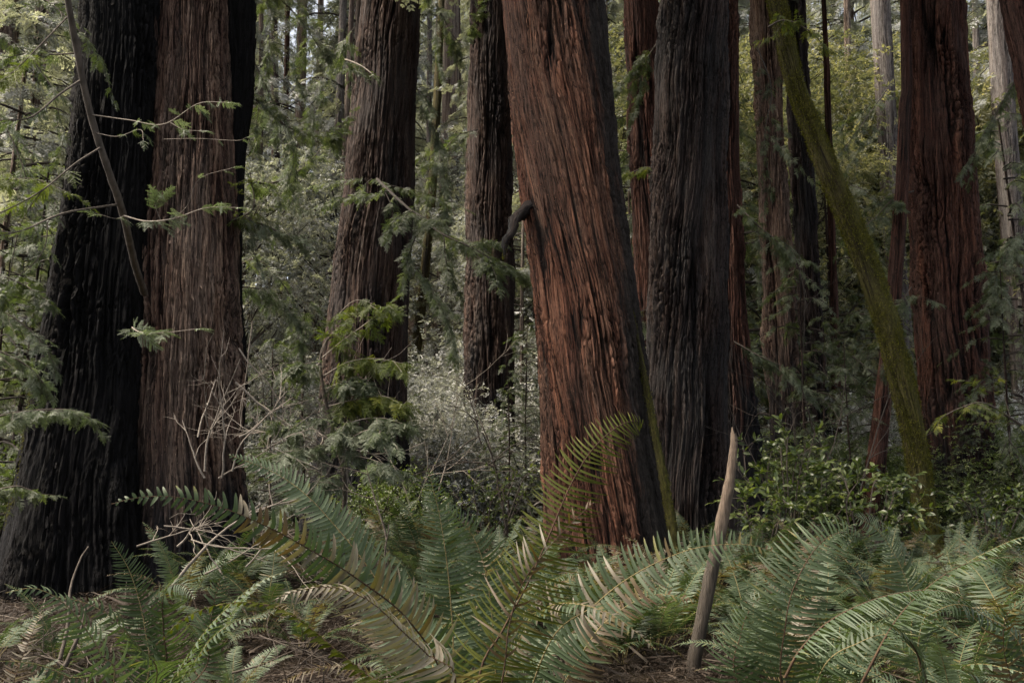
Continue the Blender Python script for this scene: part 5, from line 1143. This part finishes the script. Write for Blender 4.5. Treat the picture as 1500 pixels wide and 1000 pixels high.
# bare tangles of dead twigs
def twigs(geo, p, d, L, r, depth, gr, wander=.35, mat=0):
    n = 9; pts = [p]; dd = unit(d)
    for k in range(n):
        dd = unit(dd + gr.normal(0, wander * .3, 3)); pts.append(pts[-1] + dd * L / n)
    tube(geo, np.array(pts), np.linspace(r, r * .35, n + 1), 5, mat)
    if depth:
        for q in range(gr.integers(2, 5)):
            k = gr.integers(2, n); a = unit(gr.normal(0, 1, 3)); e = unit(unit(pts[k + 1] - pts[k]) + a * .85)
            twigs(geo, pts[k], e, L * gr.uniform(.35, .7), r * .5, depth - 1, gr, wander, mat)
gD = np.random.default_rng(55)
for lab, px, Y, starts, mat in (('low heap of dead twigs on the duff below the charred stem', 60, 4.6, [((10, 990), (120, 940), .5, .006), ((60, 960), (160, 990), .5, .006), ((30, 930), (110, 985), .45, .005), ((120, 985), (40, 955), .4, .005), ((90, 930), (180, 950), .45, .005)], 'twig'),
                               ('scatter of dead twigs on the duff under the taupe dead frond', 450, 4.4, [((340, 985), (450, 940), .5, .006), ((420, 990), (520, 950), .5, .005), ((380, 930), (470, 985), .5, .005), ((460, 940), (350, 960), .5, .005), ((500, 985), (420, 925), .45, .005)], 'twig'),
                               ('tangle of pale bare stems rising before the furrowed redwood', 300, 6.6, [((300, 690), (296, 520), .9, .010), ((290, 640), (310, 560), .6, .008), ((325, 700), (350, 560), .8, .009), ((300, 700), (262, 615), .6, .009), ((340, 690), (385, 560), .8, .008), ((350, 640), (430, 590), .7, .009), ((320, 700), (430, 640), .8, .008)], 'greytwig'),
                               ('crooked pale bare stems crossing between the charred cluster and the young redwood', 400, 7.2, [((345, 560), (480, 660), 1.0, .012), ((350, 510), (470, 650), .9, .008), ((480, 660), (360, 600), .8, .008), ((400, 740), (350, 590), .9, .008), ((430, 720), (460, 620), .6, .007), ((370, 470), (330, 600), .7, .007)], 'greytwig'),
                               ('spray of dead twigs fanning down from the young redwood', 500, 7.2, [((505, 665), (545, 780), .8, .008), ((505, 665), (470, 770), .7, .007), ((500, 662), (590, 700), .7, .007), ((500, 665), (440, 690), .6, .006), ((505, 668), (515, 790), .7, .007), ((505, 665), (620, 670), .8, .008)], 'greytwig'),
                               ('dark thin bent stem standing among the ferns before the pale shrubs', 570, 5.5, [((568, 860), (565, 770), .75, .010), ((566, 790), (540, 690), .6, .008)], 'twig'),
                               ('leaning bare stem arching in front of the straight narrow redwood', 735, 10, [((745, 790), (705, 640), 1.6, .024), ((705, 650), (660, 560), 1.0, .012), ((700, 640), (600, 690), 1.0, .010), ((715, 680), (790, 650), .8, .009)], 'twig'),
                               ('brush pile of dead grey twigs at the foot of the furrowed redwood', 300, 6.4, [((250, 860), (370, 740), 1.1, .016), ((200, 800), (300, 770), .8, .008), ((260, 800), (330, 750), .8, .010), ((300, 840), (400, 800), .8, .008), ((330, 850), (280, 760), .7, .008), ((360, 830), (420, 760), .8, .008), ((240, 770), (360, 780), .8, .007), ((280, 790), (440, 830), 1., .007)], 'greytwig'),
                               ('two bare sticks propped on the ground below the charred stem', 100, 4.2, [((88, 965), (160, 810), .75, .011), ((95, 975), (140, 900), .45, .014)], 'twig'),
                               ('pale bare stems criss-crossing in front of the foot of the tapering redwood', 450, 9.5, [((420, 720), (470, 560), 1.2, .011), ((440, 700), (395, 520), 1.3, .010), ((470, 710), (560, 600), 1.2, .010), ((400, 640), (500, 600), .9, .007), ((520, 720), (430, 600), 1.2, .009)], 'greytwig'),
                               ('thin leaning dead stems before the pale shrubs on the slope', 620, 12.5, [((600, 740), (560, 560), 1.9, .013), ((640, 730), (690, 560), 1.9, .012), ((620, 700), (740, 650), 1.4, .010), ((610, 740), (640, 580), 1.8, .011)], 'greytwig'),
                               ('fine dark dead branches strung below the mossy leaning trunk', 1230, 12.5, [((1240, 740), (1190, 480), 2.6, .016), ((1260, 720), (1310, 520), 2.2, .014), ((1220, 620), (1300, 560), 1.2, .010)], 'twig'),
                               ('thin dead twigs poking from the shrubs before the close redwood pair', 1150, 11, [((1180, 720), (1150, 600), 1.1, .012), ((1200, 700), (1260, 560), 1.2, .010), ((1090, 700), (1110, 580), 1.0, .010)], 'twig')):
    x = (px - 750) / FPX * Y; rt = thing('bare_stems', lab, 'dead stems', (x, Y, gz(x, Y)), 'dead stems and twigs'); g = Geo()
    for a, b_, L_, r in starts:
        p = at(a[0], a[1], Y); q = at(b_[0], b_[1], Y + gD.uniform(-.35, .35)); twigs(g, p, q - p, np.linalg.norm(q - p) * 1.05, r, 2 if 'stick' not in lab else 0, gD)
    g.build('stems', M[mat], rt)

# leafy shrub with oval leaves in front of the close redwood pair
def oval_shrub(label, px, Y, tips, seed, per=34, ls=.052, mat='leaf'):
    gr = np.random.default_rng(seed); x = (px - 750) / FPX * Y
    base = np.array([x, Y, gz(x, Y)]); rt = thing('leafy_shrub', label, 'shrub', base, 'shrubs with oval leaves'); w, lf = Geo(), Geo()
    for tx, ty, dy in tips:
        e = at(tx, ty, Y + dy); m_ = (base + e) / 2 + [0, 0, .25] + gr.normal(0, .12, 3)
        c = spline([base, m_, e], 14); tube(w, c, np.linspace(.013, .003, 14), 5)
        for s_ in range(7):
            t = gr.uniform(.45, 1); k0 = min(int(t * 13), 12); p = c[k0]; d = unit(unit(c[k0 + 1] - c[k0]) * .5 + gr.normal(0, .7, 3) * [1, 1, .45]); L = gr.uniform(.18, .42)
            cc_ = spline([p, p + d * L * .5 + [0, 0, .02], p + d * L], 7); tube(w, cc_, np.linspace(.004, .0015, 7), 4)
            k = per // 7 + 4; q = gr.random(k); i = np.minimum((q * 6).astype(int), 5); P = cc_[i] + (cc_[i + 1] - cc_[i]) * (q * 6 - i)[:, None]
            D = unit(d + gr.normal(0, .75, (k, 3)) * [1, 1, .55]); 
            stamp(lf, OVAL[0], OVAL[1], basis(D, np.array([0, -.25, 1.]) + gr.normal(0, .55, (k, 3))), P, ls * gr.uniform(.6, 1.25, k), gr.uniform(.1, 1, k))
    g = Geo(); g.add(np.concatenate(w.v), np.concatenate(w.f), np.concatenate(w.t), 0, np.concatenate(w.b)); g.build('stems', M['twig'], rt)
    lf.build('foliage', M[mat], rt)
oval_shrub('oval-leaved shrub rising highest in front of the close redwood pair', 1150, 9.2, [(1165, 610, 0), (1195, 625, -.2), (1145, 640, .2), (1215, 650, 0), (1130, 660, 0), (1180, 650, -.4), (1090, 640, .3), (1105, 690, 0), (1075, 680, -.3), (1160, 690, .2), (1210, 690, .1)], 801, 46, .085)
oval_shrub('low spreading oval-leaved shrub at the foot of the mossy leaning trunk', 1250, 8.8, [(1230, 690, 0), (1260, 700, -.2), (1290, 700, .2), (1310, 715, 0), (1345, 735, -.3), (1200, 710, .2), (1180, 740, 0), (1270, 745, .3), (1330, 770, 0), (1220, 760, -.2), (1355, 760, -.4), (1300, 690, .5)], 802, 50, .085)
oval_shrub('oval-leaved shrub crouching between the wooden stake and the close redwood pair', 1105, 8.4, [(1085, 720, 0), (1110, 740, .2), (1140, 730, -.2), (1095, 770, 0), (1150, 770, .1), (1075, 750, .3)], 803, 46, .08)
oval_shrub('oval-leaved shrub massed below the massive dark red redwood', 1430, 9.5, [(1390, 745, 0), (1420, 740, .2), (1450, 752, -.2), (1480, 745, 0), (1500, 760, .3), (1440, 785, 0), (1400, 780, .2), (1470, 790, 0), (1380, 735, -.2)], 804, 50, .07)
oval_shrub('dark oval-leaved shrub behind the ferns before the straight narrow redwood', 720, 9.8, [(690, 700, 0), (720, 690, .2), (745, 710, 0), (770, 720, .3), (660, 720, 0), (640, 740, .2), (700, 745, 0), (750, 760, 0), (780, 690, 0)], 805, 40, .06)

# ------------------------------------------------------------------ litter
def litter(name, n, xr, yr, lsz, wsz, mat, seed, sticks=False, zz=.01):
    gr = np.random.default_rng(seed); y = gr.uniform(yr[0], yr[1], n); x = gr.uniform(-1, 1, n) * (y * xr)
    P = np.stack([x, y, ground(x, y) + gr.uniform(0, zz, n)], -1); D = gr.normal(0, 1, (n, 3)); D[:, 2] *= .28
    g = Geo(); q = np.array([(0, -wsz / 2, 0), (.5, -wsz / 2 * .9, .04), (1, -wsz * .1, 0), (1, wsz * .1, 0), (.5, wsz / 2 * .9, .04), (0, wsz / 2, 0)]); f = np.array([[0, 1, 4, 5], [1, 2, 3, 4]])
    stamp(g, q, f, basis(unit(D), np.array([0, 0, 1.]) + gr.normal(0, .5, (n, 3))), P, lsz * gr.lognormal(0, .5, n), gr.random(n))
    o = g.build(name, M[mat], None, False); o['kind'] = 'stuff'
litter('leaf_litter', 90000, .75, (2.8, 11), .028, .20, 'litter', 1, zz=.06)
litter('needle_litter', 60000, .75, (2.8, 9), .06, .03, 'litter', 4, zz=.07)
litter('twig_litter', 9000, .75, (2.8, 12), .18, .035, 'litter', 2, zz=.06)
M['hill_debris'] = leaf_mat('hill_debris', [(0, (.04, .03, .024)), (.5, (.14, .11, .09)), (1, (.36, .33, .31))], .8, .05, (1, 1, 1), .3)
litter('slope_debris', 30000, .8, (17, 46), .5, .07, 'hill_debris', 3, zz=.25)
